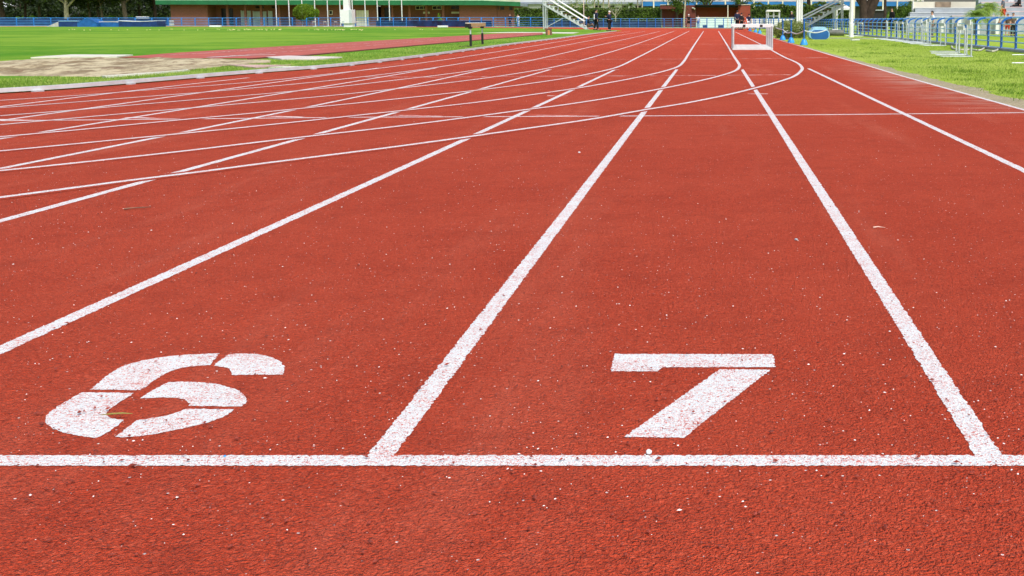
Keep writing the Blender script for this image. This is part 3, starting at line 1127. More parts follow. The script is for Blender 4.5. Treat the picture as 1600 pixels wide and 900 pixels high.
# the beam
bm_ = MB().bar(-dd * 0.02 + Vector((0, 0, 0.72)) - Vector((0.04, 0, 0)), dv + dd * 0.05 + Vector((0.06, 0, 0.72)), 0.13, 0.11)
beam = bm_.build('beam', M_WOOD, br, bevel=0.006)
MB().bar(-dd * 0.22 + Vector((-0.08, 0, 0.70)), -dd * 0.02 + Vector((-0.04, 0, 0.70)), 0.15, 0.13).build('end_block', M_BLACK, br, bevel=0.01)
MB().bar(Vector((-0.09, 0, 0.787)), dv + Vector((0.06, 0, 0.787)), 0.15, 0.02).build('top_strip', M_CREAM, br)
for k in (0.15, 0.35, 1.05):
    p = dv * k
    MB().box(-0.03, 0.03, -0.08, -0.072, 0.67, 0.77, Matrix.Translation(p)).build('black_band', M_BLACK, br)
MB().box(-0.38, -0.05, -0.03, 0.03, 0.0, 0.03).build('foot', M_BLACK, br)
MB().box(0.05, 0.55, -0.03, 0.03, 0.0, 0.02).build('foot', M_BLACK, br)

q = G(857.5, 55)
bx = thing('takeoff_box', 'small dark brown wooden box with orange stripe on the infield grass', 'box', q, 0.2)
sc = q.y / FPX
MB().box(-5.5 * sc, 5.0 * sc, 0, 0.35, 8.6 * sc, 10.8 * sc).build('lid', M_BROWN, bx, bevel=0.004)
MB().prism([(-4.5 * sc, 0), (5.8 * sc, 0), (4.4 * sc, 8.6 * sc), (-4.6 * sc, 8.6 * sc)], 0.03, 0.32).build('side_panel', M_BROWN, bx)
MB().box(-1.6 * sc, 1.6 * sc, 0.01, 0.028, 0, 8 * sc).build('front_panel', M_WOOD, bx)
MB().box(-0.5 * sc, 0.7 * sc, 0.0, 0.009, 1 * sc, 7 * sc).build('stripe', M_ORANGE, bx)


# ------------------------------------------------------------------ judges' stairs
def stairs(label, Y, top, bot, rails, posts, steps, brace, flip=1):
    """top/bot stringer px; built as real steps 1.3 m wide in depth"""
    a = AT(*top, Y)
    b = AT(*bot, Y)
    r_ = thing('judges_stand', label, 'stairs', (b.x, Y, 0))
    O = Vector((b.x, Y, 0))
    D = 1.1
    for dy in (0, D):
        MB().bar(a - O + Vector((0, dy, 0)), b - O + Vector((0, dy, 0)), 0.05, 0.16).build('stringer', M_GALV, r_)
    for (p1, p2) in rails:
        for dy in (0.0, D):
            MB().tube([AT(*p1, Y) - O + Vector((0, dy, 0)), AT(*p2, Y) - O + Vector((0, dy, 0))], 0.042, 8).build('handrail', M_WHITE, r_, smooth=True)
    for k in range(steps):
        u = (k + 0.5) / steps
        p = a.lerp(b, u) - O
        MB().box(p.x - 0.22, p.x + 0.22, 0.0, D, p.z + 0.30, p.z + 0.36).build('tread', M_BROWN if k % 2 else M_WMETAL, r_, bevel=0.004)
        MB().box(p.x - 0.07, p.x + 0.07, 0.03, 0.11, p.z + 0.03, p.z + 0.30).build('tread_bracket', M_WMETAL, r_)
    for (px, py0) in posts:
        for dy in (0.05, D - 0.05):
            p = AT(px, py0, Y) - O
            MB().tube([(p.x, dy, 0), (p.x, dy, p.z)], 0.05, 8).build('post', M_GALV, r_, smooth=True)
    for p1, p2 in brace:
        MB().tube([AT(*p1, Y) - O, AT(*p2, Y) - O], 0.035, 6).build('brace', M_GALV, r_, smooth=True)
    return r_


Ys = G(880, 46).y * 1.0
stairs('pale metal judges stairs rising to the left beside the infield, behind the two men', Ys, (849, 6.5), (919, 47),
       [((826, -20), (912, 33)), ((838, -20), (917, 29))], [(848, -12), (852, -12)], 11, [((851, 44), (880, 28)), ((872, 4), (872, 24))])
Ys2 = G(1262, 47).y * 0.88
stairs('pale metal judges stairs rising to the right behind the blue bollards', Ys2, (1318, 8), (1256, 43),
       [((1346, -20), (1252, 27)), ((1352, -20), (1254, 31))], [(1304, 11), (1317.5, -12)], 9, [((1306, 28), (1318, 12)), ((1302, 10), (1322, 8))])


def pole(name, label, cat, px, py, r_, H, m, group=None, ball=True, Y=None):
    q = G(px, py) if Y is None else Vector((XX(px, Y), Y, 0))
    rt = thing(name, label, cat, q, group=group)
    MB().tube([(0, 0, 0), (0, 0, H * 0.5), (0, 0, H)], [r_, r_ * 0.9, r_ * 0.7], 10).build('shaft', m, rt, smooth=True)
    MB().lathe([(r_ * 2.2, 0), (r_ * 2.2, 0.06), (r_ * 1.2, 0.12), (r_ * 1.05, 0.2)], n=12).build('base', m, rt, smooth=False)
    if ball:
        MB().lathe([(0.01, H - 0.02), (r_ * 1.6, H + 0.05), (r_ * 1.9, H + 0.12), (r_ * 1.4, H + 0.2), (0.01, H + 0.24)], n=12).build('finial', m, rt, smooth=True)
    return rt


fx_ = [432.6, 452.6, 473.1, 493, 512.8, 532.3, 551.5, 571.4, 590.5, 609.3, 628.6]
fp0 = pole('flagpole', 'first slim white flagpole from the left before the clubhouse', 'flagpole', fx_[0], 41.2, 0.075, 9.0, M_WMETAL, 'slim white flagpoles before the clubhouse')
for k in range(1, 11):
    dup(fp0, G(fx_[k], 41.2 + 0.02 * k), None, ORD[k] + ' slim white flagpole from the left before the clubhouse')
pole('flagpole', 'slim pale pole rising beside the foot of the left metal stairs', 'pole', 912.5, 44.5, 0.045, 8, M_CREAM)
pole('flagpole', 'pale green and white pole among the trees at far left', 'pole', 194.3, 39.5, 0.08, 9, M_YGREEN)

# white pylon with box base
Yp = 150.0
rt = thing('white_pylon', 'thick white mast standing on a boxy white base between the flagpoles', 'mast', (XX(546, Yp), Yp, 0))
s_ = Yp / FPX
MB().box(-4.4 * s_, 3.9 * s_, 0, 0.8, HH(15, Yp), 12).build('shaft', M_WHITE, rt, bevel=0.02)
MB().box(-8.2 * s_, 9.5 * s_, -0.3, 1.2, HH(36.5, Yp), HH(15, Yp)).build('cabinet', M_WHITE, rt, bevel=0.03)
MB().box(-4.5 * s_, 8.5 * s_, -0.1, 1.1, 0.0, HH(36.5, Yp)).build('plinth', M_WHITE, rt)
MB().box(-6.5 * s_, -2.5 * s_, -0.308, -0.301, HH(35, Yp), HH(33, Yp)).build('plate', M_DOOR, rt)
MB().box(5.0 * s_, 9.4 * s_, -0.308, -0.301, HH(36, Yp), HH(15.4, Yp)).build('side_door', M_DOOR, rt)

# white slabs lying before the fence
for (x0, x1, yy, lb) in ((327, 344, 42.3, 'white foam block on the far grass edge, before the brick wall end'), (683.5, 699, 42.8, 'white block on the grass before the railing and shrub')):
    q0, q1_ = G(x0, yy), G(x1, yy)
    o = MB().box(0, q1_.x - q0.x, 0, 0.5, 0.0, 0.22).build('white_block', M_WHITE, bevel=0.05, loc=(q0.x, q0.y, 0.01))
    tag(o, lb, 'block')

# landing mats at far left, before the railing
def landing_mat(x0, x1, ytop, label, m, Y, hump=0.0, top=None):
    X0, X1 = XX(x0, Y), XX(x1, Y)
    r_ = thing('landing_mat', label, 'mat', ((X0 + X1) / 2, Y, 0.01), group='jump landing mats by the far railing')
    W = (X1 - X0) / 2
    Ht = HH(ytop, Y)
    prof = []
    n = 14
    for i in range(n + 1):
        u = i / n
        prof.append((-W + 2 * W * u, Ht * (1 - hump) + Ht * hump * math.sin(math.pi * u)))
    MB().prism([(-W, 0)] + prof + [(W, 0)], 0, 2.4).build('cushion', m, r_)
    if top:
        MB().prism([(x, z + 0.005) for x, z in prof] + [(x, z + 0.07) for x, z in reversed(prof)], -0.03, 2.43).build('top_cover', top, r_)
    return r_
landing_mat(99, 128, 33.4, 'dark navy landing mat with pale piping right of the grey ramp', M_NAVY, 156, 0.02, M_LTBLUE)
landing_mat(128, 158, 29.8, 'humped blue covered landing mat at far left', M_MATBLUE, 155, 0.55, M_MATBLUE)
landing_mat(158, 192, 34.4, 'mid blue landing mat with white top, right of the humped one', M_MATBLUE, 156, 0.05, M_WHITE)
landing_mat(192, 252, 34.0, 'long navy landing mat with sagging white top at far left', M_NAVY, 155, -0.15, M_WHITE)
Y = 156
rp_ = MB().prism([(XX(80, Y), 0.01), (XX(98.5, Y), 0.01), (XX(98.5, Y), HH(34, Y))], Y, Y + 2).build('wedge_ramp', M_CONC)
tag(rp_, 'grey wedge leaning against the navy landing mat', 'wedge')
# stacks of white boards near the railing
for (x0, x1, y0_, y1_, lb) in ((218, 236, 25, 33, 'white slatted stack above the mats right of the green pole'), (254, 274, 30.5, 40.5, 'white slatted stack on round feet before the brick wall end'), (32, 46, 31, 38, 'small white slatted stack behind the railing at far left'), (0, 12, 32.5, 40, 'white slatted stack cut by the left edge of the picture')):
    Y = 172
    r_ = thing('board_stack', lb, 'stack', (XX(x0, Y), Y, 0), group='stacks of white boards near the far railing')
    W = XX(x1, Y) - XX(x0, Y)
    zb, zt = max(0.15, HH(y1_, Y)), HH(y0_, Y)
    n = 4
    for k in range(n):
        z0 = zb + (zt - zb) * k / n
        MB().box(0.04 * k, W - 0.05 * (k % 2), 0, 0.9, z0, z0 + (zt - zb) / n * 0.62).build('board', M_WHITE, r_, bevel=0.02)
    for u in (0.2, 0.8):
        MB().box(W * u - 0.12, W * u + 0.12, 0.1, 0.8, 0, zb).build('foot', M_WHITE, r_, bevel=0.03)
        MB().box(W * u - 0.1, W * u + 0.1, 0.2, 0.7, zb, zt - 0.05).build('spacer', M_MATBLUE, r_)

# ------------------------------------------------------------------ brick clubhouse
Yb = 178.0
ch = thing('clubhouse', 'long low brick clubhouse with green fascia and recessed porches', 'building', (XX(262, Yb), Yb, 0))
OX = XX(262, Yb)


def bx_(px): return XX(px, Yb) - OX
def hz(py): return HH(py, Yb)
eave = hz(7.2)
# roof and fascia: eave drops slightly at the right end
top_l = hz(0.8)
fas = [(bx_(258), eave), (bx_(770), hz(8.2)), (bx_(818), hz(9.8)), (bx_(818), hz(3.6)), (bx_(760), hz(1.2)), (bx_(258), top_l)]
MB().prism([(x, z) for x, z in fas], -1.4, -1.2).build('fascia', M_GREEN, ch)
MB().prism([(bx_(258), top_l), (bx_(760), hz(1.2)), (bx_(818), hz(3.6)), (bx_(818), hz(3.0)), (bx_(760), hz(0.3)), (bx_(258), hz(-0.1))], -1.45, -1.15).build('coping', M_PGREEN, ch)
MB().prism([(bx_(259), eave + 0.02), (bx_(770), hz(8.1)), (bx_(817), hz(9.6)), (bx_(817), hz(4.6)), (bx_(760), hz(2.5)), (bx_(259), hz(2.2))], -1.2, 12).build('roof', M_SLATE, ch)


def wall(px0, px1, y=0.0, m=BRICK, z0=0.0, z1=None, name='wall', th=0.3):
    return MB().box(bx_(px0), bx_(px1), y, y + th, z0, eave - 0.0 if z1 is None else z1).build(name, m, ch)
wall(274, 331)
wall(331, 464, 3.0)
MB().box(bx_(331) - 0.3, bx_(331), 0.3, 3.0, 0, eave).build('wall', BRICK, ch)
wall(464, 591, 0.8)
wall(591, 721, 3.0)
MB().box(bx_(721), bx_(721) + 0.3, 0.3, 3.0, 0, eave).build('wall', BRICK, ch)
wall(721, 779, 0.0)
wall(779.3, 806, 0.12)
MB().box(bx_(806) - 0.3, bx_(806), 0.42, 12, 0, eave - 0.2).build('wall', BRICK, ch)
MB().box(bx_(274), bx_(274) + 0.3, 0.3, 12, 0, eave - 0.1).build('wall', BRICK, ch)
MB().box(bx_(274), bx_(806), 11.7, 12, 0, eave - 0.1).build('wall', BRICK, ch)
for px in (360, 388, 412.5, 440.5, 616.3, 643, 669, 695.4):
    MB().box(bx_(px) - 0.16, bx_(px) + 0.16, 0.3, 0.62, 0, eave).build('column', BRICK, ch, bevel=0.01)
for (a, b, tp) in ((371.5, 386, 16.5), (390.3, 403, 17.5), (404.2, 410.6, 17.5), (414.5, 420, 17)):
    d_ = MB().box(bx_(a), bx_(b), 2.9, 2.996, 0, hz(tp)).build('door', M_DOOR, ch)
    MB().box(bx_(a) - 0.08, bx_(a), 2.86, 2.996, 0, hz(tp) + 0.07).build('door_frame', M_WMETAL, d_)
d_ = MB().box(bx_(559), bx_(578.3), 0.7, 0.796, 0, hz(16)).build('door', M_CREAM, ch)
for k in range(1, 5):
    x = bx_(559) + (bx_(578.3) - bx_(559)) * k / 5
    MB().box(x - 0.02, x + 0.02, 0.69, 0.699, 0, hz(16)).build('panel_joint', M_CONC, d_)
MB().box(bx_(597), bx_(607), 2.9, 2.99, 0, hz(12)).build('doorway', M_DARK, ch)
MB().box(bx_(340), bx_(358), 2.9, 2.99, 0, hz(13)).build('doorway', M_DARK, ch)


def win(a, b, t0, t1, y, m=M_CREAM, mull=0):
    f = MB()
    e = 0.07
    X0, X1, Z0, Z1_ = bx_(a), bx_(b), hz(t1), hz(t0)
    f.box(X0 - e, X1 + e, y - 0.05, y - 0.003, Z1_, Z1_ + e)
    f.box(X0 - e, X1 + e, y - 0.05, y - 0.003, Z0 - e, Z0)
    f.box(X0 - e, X0, y - 0.05, y - 0.003, Z0, Z1_)
    f.box(X1, X1 + e, y - 0.05, y - 0.003, Z0, Z1_)
    for k in range(mull):
        x = X0 + (X1 - X0) * (k + 1) / (mull + 1)
        f.box(x - e / 2, x + e / 2, y - 0.05, y - 0.003, Z0, Z1_)
    w_ = f.build('window', m, ch)
    MB().box(X0, X1, y - 0.03, y - 0.01, Z0, Z1_).build('pane', M_DARK, w_)
win(517, 521.5, 17, 22, 0.8)
win(646.5, 664, 9.2, 14, 3.0, mull=2)
win(673, 686, 9.2, 14, 3.0, mull=1)
win(702, 715, 9.2, 14, 3.0, M_BROWN, mull=1)
win(394, 407, 9.2, 12.5, 3.0, M_BROWN, mull=1)
win(419, 430, 9.2, 12.5, 3.0, M_BROWN, mull=1)
win(780.6, 781.8, 10.4, 15, 0.12, M_BROWN)
win(784.5, 790.5, 10.4, 15, 0.12, M_BROWN)
win(798.5, 803.5, 10.8, 15.5, 0.12, M_BROWN)
for (a, b) in ((657.5, 668), (702, 715.5)):
    MB().box(bx_(a), bx_(b), 2.93, 2.99, hz(21), hz(18)).build('name_plate', M_CREAM, ch)

# ------------------------------------------------------------------ red dugout building
Yd = 150.0
dg = thing('dugout', 'dark red flat roofed dugout building beyond the end of the track', 'building', (XX(1034, Yd), Yd, 0))
DX = XX(1034, Yd)
def dx(px): return XX(px, Yd) - DX
def dz(py): return HH(py, Yd)
MB().box(dx(1034), dx(1070), 2.0, 2.3, 0, dz(7.5)).build('wall', REDWALL, dg)
MB().box(dx(1032), dx(1071), 0.3, 2.0, dz(14), dz(7.8)).build('roof_band', REDWALL, dg)
MB().box(dx(1072), dx(1087), 0.4, 0.7, 0, dz(8)).build('wall', REDWALL, dg)
MB().box(dx(1087), dx(1153), 3.0, 3.3, 0, dz(8)).build('back_wall', ORANGEWALL, dg)
MB().box(dx(1086), dx(1158), -0.3, 3.4, dz(8.6), dz(7.0)).build('roof', M_DARK, dg)
MB().box(dx(1086), dx(1156), 0.7, 0.8, dz(11.5), dz(8.6)).build('beam', M_BLACK, dg)  # black strip drawn for the shadow under the roof, not a real beam
MB().box(dx(1153), dx(1172), 0.3, 3.3, 0, dz(7.6)).build('wall', ORANGEWALL, dg)
MB().box(dx(1153), dx(1172.5), 0.2, 3.4, dz(7.6), dz(6.8)).build('coping', M_CREAM, dg)
MB().box(dx(1032), dx(1071.5), 0.2, 2.4, dz(7.8), dz(7.0)).build('coping', M_CREAM, dg)
MB().box(dx(1070), dx(1072), 0.4, 2.3, 0, dz(8)).build('wall', REDWALL, dg)
MB().tube([(dx(1082), 0.35, dz(12.2)), (dx(1084.5), 0.1, dz(12.8)), (dx(1086), 0, dz(14))], 0.1, 8).build('lamp', M_CREAM, dg)
pole('support_pole', 'cream pole before the dugout, to the right of its middle', 'pole', 1137, 44, 0.07, HH(7.5, 126), M_CREAM, ball=False, Y=127.5)
# pale hoarding before it
Yh = 133.0
hb = thing('hoarding', 'pale white hoarding wall low behind the far railing and before the dugout', 'hoarding', (XX(1088, Yh), Yh, 0))
MB().box(0, XX(1149, Yh) - XX(1088, Yh), 0, 0.15, 0, HH(27.5, Yh)).build('panel', M_HOARD, hb)
MB().box(-0.03, XX(1149, Yh) - XX(1088, Yh) + 0.03, -0.06, 0.2, HH(27.5, Yh), HH(26.8, Yh)).build('cap', M_WHITE, hb)
for (x0, x1) in ((1098, 1105.5), (1122, 1130)):
    o = MB().box(XX(x0, 129), XX(x1, 129), 129, 129.6, 0, HH(38.8, 129)).build('equipment_box', M_NAVY, bevel=0.02)
    tag(o, 'squat dark blue box at the foot of the pale hoarding, ' + ('left one' if x0 < 1110 else 'right one'), 'box')

# kiosk
Yk = 118.0
ks = thing('kiosk', 'small white roofed glazed kiosk before the hedge', 'kiosk', (XX(1207.5, Yk), Yk, 0))
kw = 10.0 * Yk / FPX
MB().prism([(-kw * 1.12, HH(18, Yk)), (kw * 1.12, HH(18, Yk)), (kw * 1.0, HH(15.3, Yk)), (-kw, HH(15.3, Yk))], -0.15, 1.6).build('roof', M_WHITE, ks)
for x in (-kw, -kw * 0.75, 0.1 * kw, kw):
    for y in (0, 1.4):
        MB().box(x - 0.03, x + 0.03, y, y + 0.06, 0, HH(18, Yk)).build('post', M_WMETAL, ks)
MB().box(-kw, kw, 0.0, 0.05, HH(25.3, Yk), HH(24.6, Yk)).build('cross_bar', M_WMETAL, ks)
MB().box(-kw, kw, 0.04, 1.4, 0, HH(30, Yk)).build('counter', M_WHITE, ks)
# long white ledge beside the kiosk
o = MB().box(XX(1164, 120), XX(1243, 116), 119, 119.4, 0.0, HH(29.6, 119)).build('low_wall', M_WHITE)
tag(o, 'low white wall behind the blue bollards and under the kiosk', 'wall')

# orange red stand near the men by the bend
Yo = 108
og = thing('orange_stand', 'orange red stepped frame behind the hurdle row beside the man in navy', 'stand', (XX(1160, Yo), Yo, 0))
sc = Yo / FPX
for k in range(4):
    MB().box((-5 + k * 0.6) * sc, (5 + k * 2.0) * sc, -0.1 * k, 0.3 - 0.1 * k, HH(28 + 4.2 * k + 1.2, Yo), HH(28 + 4.2 * k, Yo)).build('rung', M_ORANGE, og)
for x in (-4.5, 4.5):
    MB().bar((x * sc, 0, HH(27, Yo)), (x * 1.6 * sc, -0.2, 0), 0.08, 0.08).build('leg', M_ORANGE, og)

# ------------------------------------------------------------------ floodlight posts at right
q = G(1248, 55)
Yq = 80.0
fl = thing('floodlight_mast', 'thick white mast of three joined tubes behind the low bush', 'mast', (XX(1248, Yq), Yq, 0))
for k in (-1, 0, 1):
    MB().tube([(k * 0.155, 0, 0), (k * 0.155, 0, 13)], 0.078, 12).build('tube', M_WHITE, fl, smooth=True)
MB().box(-0.32, 0.32, -0.25, 0.25, 0, 0.12).build('base_plate', M_WHITE, fl)
q = G(1330, 58)
lp = thing('lamp_post', 'single white post with thicker lower sleeve on the right hand grass', 'post', q)
sc = q.y / FPX
MB().tube([(0, 0, HH(36, q.y)), (0.03, 0, 8.5)], [3.0 * sc, 2.8 * sc], 14).build('shaft', M_WHITE, lp, smooth=True)
MB().lathe([(3.9 * sc, 0), (3.9 * sc, 0.04), (3.6 * sc, 0.05), (3.7 * sc, HH(37, q.y)), (3.0 * sc, HH(35, q.y))], n=14).build('sleeve', M_WHITE, lp, smooth=False)
MB().box(-0.4, 0.45, -0.12, 0.12, 8.45, 8.6).build('lamp_arm', M_WHITE, lp)

# ------------------------------------------------------------------ blue bollards with cone bases and tape
def make_bollard():
    r_ = thing('bollard', 'x', 'bollard')
    MB().lathe([(0.135, 0), (0.14, 0.035), (0.075, 0.19), (0.05, 0.215), (0.03, 0.22)], n=14).build('base', M_CYAN, r_, smooth=True)
    MB().tube([(0, 0, 0.2), (0, 0, 0.87)], 0.028, 10).build('stem', M_BLUE, r_, smooth=True)
    MB().lathe([(0.03, 0.86), (0.04, 0.88), (0.04, 0.91), (0.02, 0.93)], n=10).build('cap', M_BLUE, r_, smooth=True)
    return r_


bol = [(1256.2, 70.3), (1236, 66.8), (1223, 62.4), (1204.6, 57.6), (1187, 52.4), (1180.5, 50.6), (1172, 48.6)]
b0 = make_bollard()
bl = ['nearest', 'second nearest', 'third nearest', 'fourth nearest', 'fifth nearest', 'sixth nearest', 'farthest']
bpos = []
for k, (px, py) in enumerate(bol):
    q = G(px, py)
    bpos.append(q)
    lb = bl[k] + ' blue bollard with cone base on the outer track edge'
    if k == 0:
        b0.location = q
        b0['label'] = lb
        b0['group'] = 'blue bollards along the outer edge'
        root = b0
    else:
        root = dup(b0, q, None, lb)
    if k in (0, 1, 2):
        root.scale = (1.0, 1.0, 1.0 - 0.03 * k)
m1 = MB()
tp = [bpos[3] + Vector((0, 0, 0.72)), bpos[2] + Vector((0, 0, 0.47)), bpos[1] + Vector((0, -0.03, 0.42)), bpos[0] + Vector((0, -0.03, 0.52)), Vector((XX(1290, 44), 44, 0.50))]
pts = []
for a, b in zip(tp[:-1], tp[1:]):
    for k in range(8):
        u = k / 8
        p = a.lerp(b, u)
        p.z -= 0.09 * math.sin(math.pi * u)
        pts.append(p)
pts.append(tp[-1])
m1.tube(pts, 0.022, 6)
tag(m1.build('barrier_tape', M_WHITE, smooth=True), 'twisted white tape sagging between the blue bollards', 'tape')
# wheel-like hoop at the second bollard
q = G(1232, 61.5)
hp = thing('hose_coil', 'dark coil with a pale arc lying between two bollards before the bush', 'coil', q)
def arc_tube(R0, r1, m, a0=0, a1=2 * math.pi, y=0.0, name='coil', cz=None):
    pts = [Vector((R0 * math.cos(a0 + (a1 - a0) * k / 24), y, (cz if cz is not None else R0) + R0 * math.sin(a0 + (a1 - a0) * k / 24))) for k in range(25)]
    MB().tube(pts, r1, 8).build(name, m, hp, smooth=True)
arc_tube(0.17, 0.045, M_RUBBER)
arc_tube(0.12, 0.03, M_RUBBER, y=0.08, cz=0.17)
arc_tube(0.32, 0.012, M_WHITE, R(95), R(190), name='pale_arc', y=-0.1, cz=0.08)

# blue rolled mats, steel roller
q = G(1281, 61.5)
sc = q.y / FPX
fm = thing('foam_roll', 'big rounded blue foam mat lying on the grass right of the bollards', 'mat', q)
def stadium(w_, h_, n=8):
    r_ = h_ / 2
    P = []
    for s__ in (1, -1):
        for k in range(n + 1):
            t_ = -math.pi / 2 + math.pi * k / n
            P.append((s__ * (w_ / 2 - r_) + s__ * r_ * math.cos(t_), r_ + s__ * r_ * math.sin(t_)))
    return P
P = [(max(-14.2 * sc, min(13.8 * sc, x)), z) for x, z in stadium(29 * sc, 14.5 * sc)]
MB().prism(P, 0, 0.02).build('end_face', M_MATBLUE, fm)
MB().prism([(x - 0.02, z) for x, z in stadium(32 * sc, 15.0 * sc)], 0.02, 1.3).build('cushion', M_LTBLUE, fm)
q = G(1281, 55)
sc = q.y / FPX
o = MB().prism(stadium(25 * sc, 13 * sc), 0, 1.2).build('foam_roll', M_LTBLUE, loc=q)
tag(o, 'second pale blue foam mat just behind the big blue one', 'mat')
q = G(1306, 55.8)
rl = thing('steel_roller', 'dark steel lawn roller right of the blue foam mats', 'roller', q)
sc = q.y / FPX
rr = 4.6 * sc
m1 = MB().tube([(-12.5 * sc, 0, rr), (12.5 * sc, 0, rr)], rr, 20)
m1.build('drum', M_ROLLER, rl, smooth=False)
MB().tube([(-13 * sc, 0, rr), (13 * sc, 0, rr)], rr * 0.18, 10).build('axle', M_GALV, rl)
MB().box(-6 * sc, 3.5 * sc, -0.05, 0.1, rr * 2 - 0.005, rr * 2 + 0.04).build('frame', M_WHITE, rl)
# pale planks on the grass and hoses
for (a, b, lb, m) in (((1296, 60.2), (1368, 61.4), 'long pale plank lying on grass by the foot of the lamp post', M_CREAM), ((1330, 63.2), (1342, 63.0), 'short white plank on the grass before the lamp post', M_WHITE)):
    p, q = G(*a), G(*b)
    tag(MB().bar(p + Vector((0, 0, 0.03)), q + Vector((0, 0, 0.03)), 0.12, 0.04).build('plank', m), lb, 'plank')
for k, pts in enumerate(([(1487, 73.5), (1490, 77.5), (1500, 79), (1515, 79), (1528, 80), (1536, 77.5), (1538, 75.5)], [(1541, 80), (1550, 81.5), (1557, 80), (1560, 77.2)])):
    wp_ = [G(x, y) + Vector((0, 0, 0.03)) for x, y in pts]
    wq = [Vector(tuple(p)) for p in catmull([tuple(p) for p in wp_], 5)]
    tag(MB().tube(wq, 0.026, 8).build('garden_hose', M_HOSE, smooth=True), ['long pale hose curling on grass behind the nearest hurdles', 'short curl of pale hose at the foot of the railing'][k], 'hose')


# ------------------------------------------------------------------ foliage
def leaf_mesh(name, centers, size, m, parent=None, flat=0.0, aspect=0.6):
    C_ = np.asarray(centers, float)
    n = len(C_)
    d = np.random.normal(size=(n, 3))
    d[:, 2] *= (1 - flat)
    d /= np.linalg.norm(d, axis=1)[:, None]
    e = np.cross(d, np.random.normal(size=(n, 3)))
    e /= np.linalg.norm(e, axis=1)[:, None]
    s_ = size * np.random.uniform(0.6, 1.35, (n, 1))
    d = d * s_
    e = e * s_ * aspect
    V = np.stack([C_ - d, C_ + e * 0.8 - d * 0.1, C_ + d, C_ - e * 0.8 + d * 0.1], 1).reshape(-1, 3)
    me = bpy.data.meshes.new(name)
    me.vertices.add(len(V))
    me.vertices.foreach_set('co', V.ravel())
    me.loops.add(n * 4)
    me.loops.foreach_set('vertex_index', np.arange(n * 4, dtype=np.int32))
    me.polygons.add(n)
    me.polygons.foreach_set('loop_start', np.arange(0, n * 4, 4, dtype=np.int32))
    me.update(calc_edges=True)
    me.materials.append(m)
    o = bpy.data.objects.new(name, me)
    COL.objects.link(o)
    if parent is not None:
        o.parent = parent
    return o


def clumps(n, cl, box, r_):
    """n leaves spread over cl clumps inside an ellipsoid box=(cx,cy,cz,rx,ry,rz)"""
    cx, cy, cz, rx, ry, rz = box
    d = np.random.normal(size=(cl, 3))
    d /= np.linalg.norm(d, axis=1)[:, None]
    d *= np.random.uniform(0.25, 1.0, (cl, 1)) ** 0.45
    c_ = d * np.array([rx, ry, rz]) + np.array([cx, cy, cz])
    k = np.random.randint(0, cl, n)
    off = np.random.normal(size=(n, 3))
    off /= np.linalg.norm(off, axis=1)[:, None]
    off *= np.random.uniform(0, 1, (n, 1)) ** 0.5 * r_ * np.random.uniform(0.5, 1.2, (cl, 1))[k]
    return c_[k] + off


def tree(label, X, Y, H, tr, m_bark, m_leaf, crown, lean=(0, 0), fork=None, n=5000, leaf=0.2, group=None, cl=60, name='broadleaf_tree'):
    r_ = thing(name, label, 'tree', (X, Y, 0), group=group)
    cx, cy, cz, rx, ry, rz = crown
    m1 = MB()
    top = Vector((lean[0], lean[1], cz * 0.85))
    fk = fork if fork else cz * 0.45
    P = [Vector((0, 0, 0)), Vector((lean[0] * 0.05, 0, fk * 0.3)), Vector((lean[0] * fk / max(top.z, .1), lean[1] * fk / max(top.z, .1), fk)), top]
    m1.tube([P[0] + Vector((0, 0, -0.1)), P[0] + Vector((0, 0, 0.25)), P[1], P[2], P[3]], [tr * 1.5, tr * 1.12, tr * 0.95, tr * 0.78, tr * 0.25], 10)
    for k in range(7):
        a_ = random.uniform(0, 2 * math.pi) if k > 1 else (0.35 if k == 0 else math.pi - 0.3)
        st = P[2].lerp(P[3], 0.1 * k)
        ln = (0.55 + 0.35 * random.random())
        e_ = Vector((cx + rx * ln * math.cos(a_), cy + ry * ln * math.sin(a_), cz + rz * random.uniform(-0.25, 0.6)))
        mid = st.lerp(e_, 0.45) + Vector((0, 0, -0.1 * rz))
        m1.tube([st, mid, e_], [tr * 0.5, tr * 0.32, tr * 0.08], 7, cap=False)
    m1.build('trunk', m_bark, r_, smooth=True)
    leaf_mesh('crown', clumps(n, cl, crown, min(rx, rz) * 0.42), leaf, m_leaf, r_)
    return r_


def TX(px, Y):
    return XX(px, Y)


# far-left park trees
LT = [(14, 186, 0.45, M_BARKD), (47.5, 192, 0.22, M_BARKD), (70, 196, 0.25, M_BARK), (112, 183, 0.42, M_BARKL), (149, 188, 0.22, M_BARK), (162, 195, 0.26, M_BARK), (168, 185, 0.2, M_BARK), (204, 184, 0.40, M_BARK), (226, 198, 0.25, M_BARKD), (250, 190, 0.3, M_BARKD), (-30, 186, 0.35, M_BARK)]
LB = ['thick black trunked tree at the far left edge', 'slim dark tree between the leftmost trunk and the pale forked tree', 'shadowed tree just left of the pale forked one', 'pale barked tree forking low behind the railing', 'slim tree first to the right of the pale forked tree', 'slim tree second to the right of the pale forked tree', 'thin pale stem close left of the green pole', 'stout leaning tree just right of the green and white pole', 'shaded tree between the stout leaning tree and the clubhouse', 'dark tree closest to the clubhouse left end', 'tree at the park edge beyond the left side']
for k, (px, Y, tr_, mb_) in enumerate(LT):
    fk = 2.9 if k == 3 else random.uniform(3.5, 5)
    tree(LB[k], TX(px, Y), Y, 11, tr_, mb_, LEAF_DARK, (0, 0, 7.6, 5.2, 5.2, 3.9), (random.uniform(-.6, .6), 0), fk, 5200, 0.27, 'park trees at far left', 70)
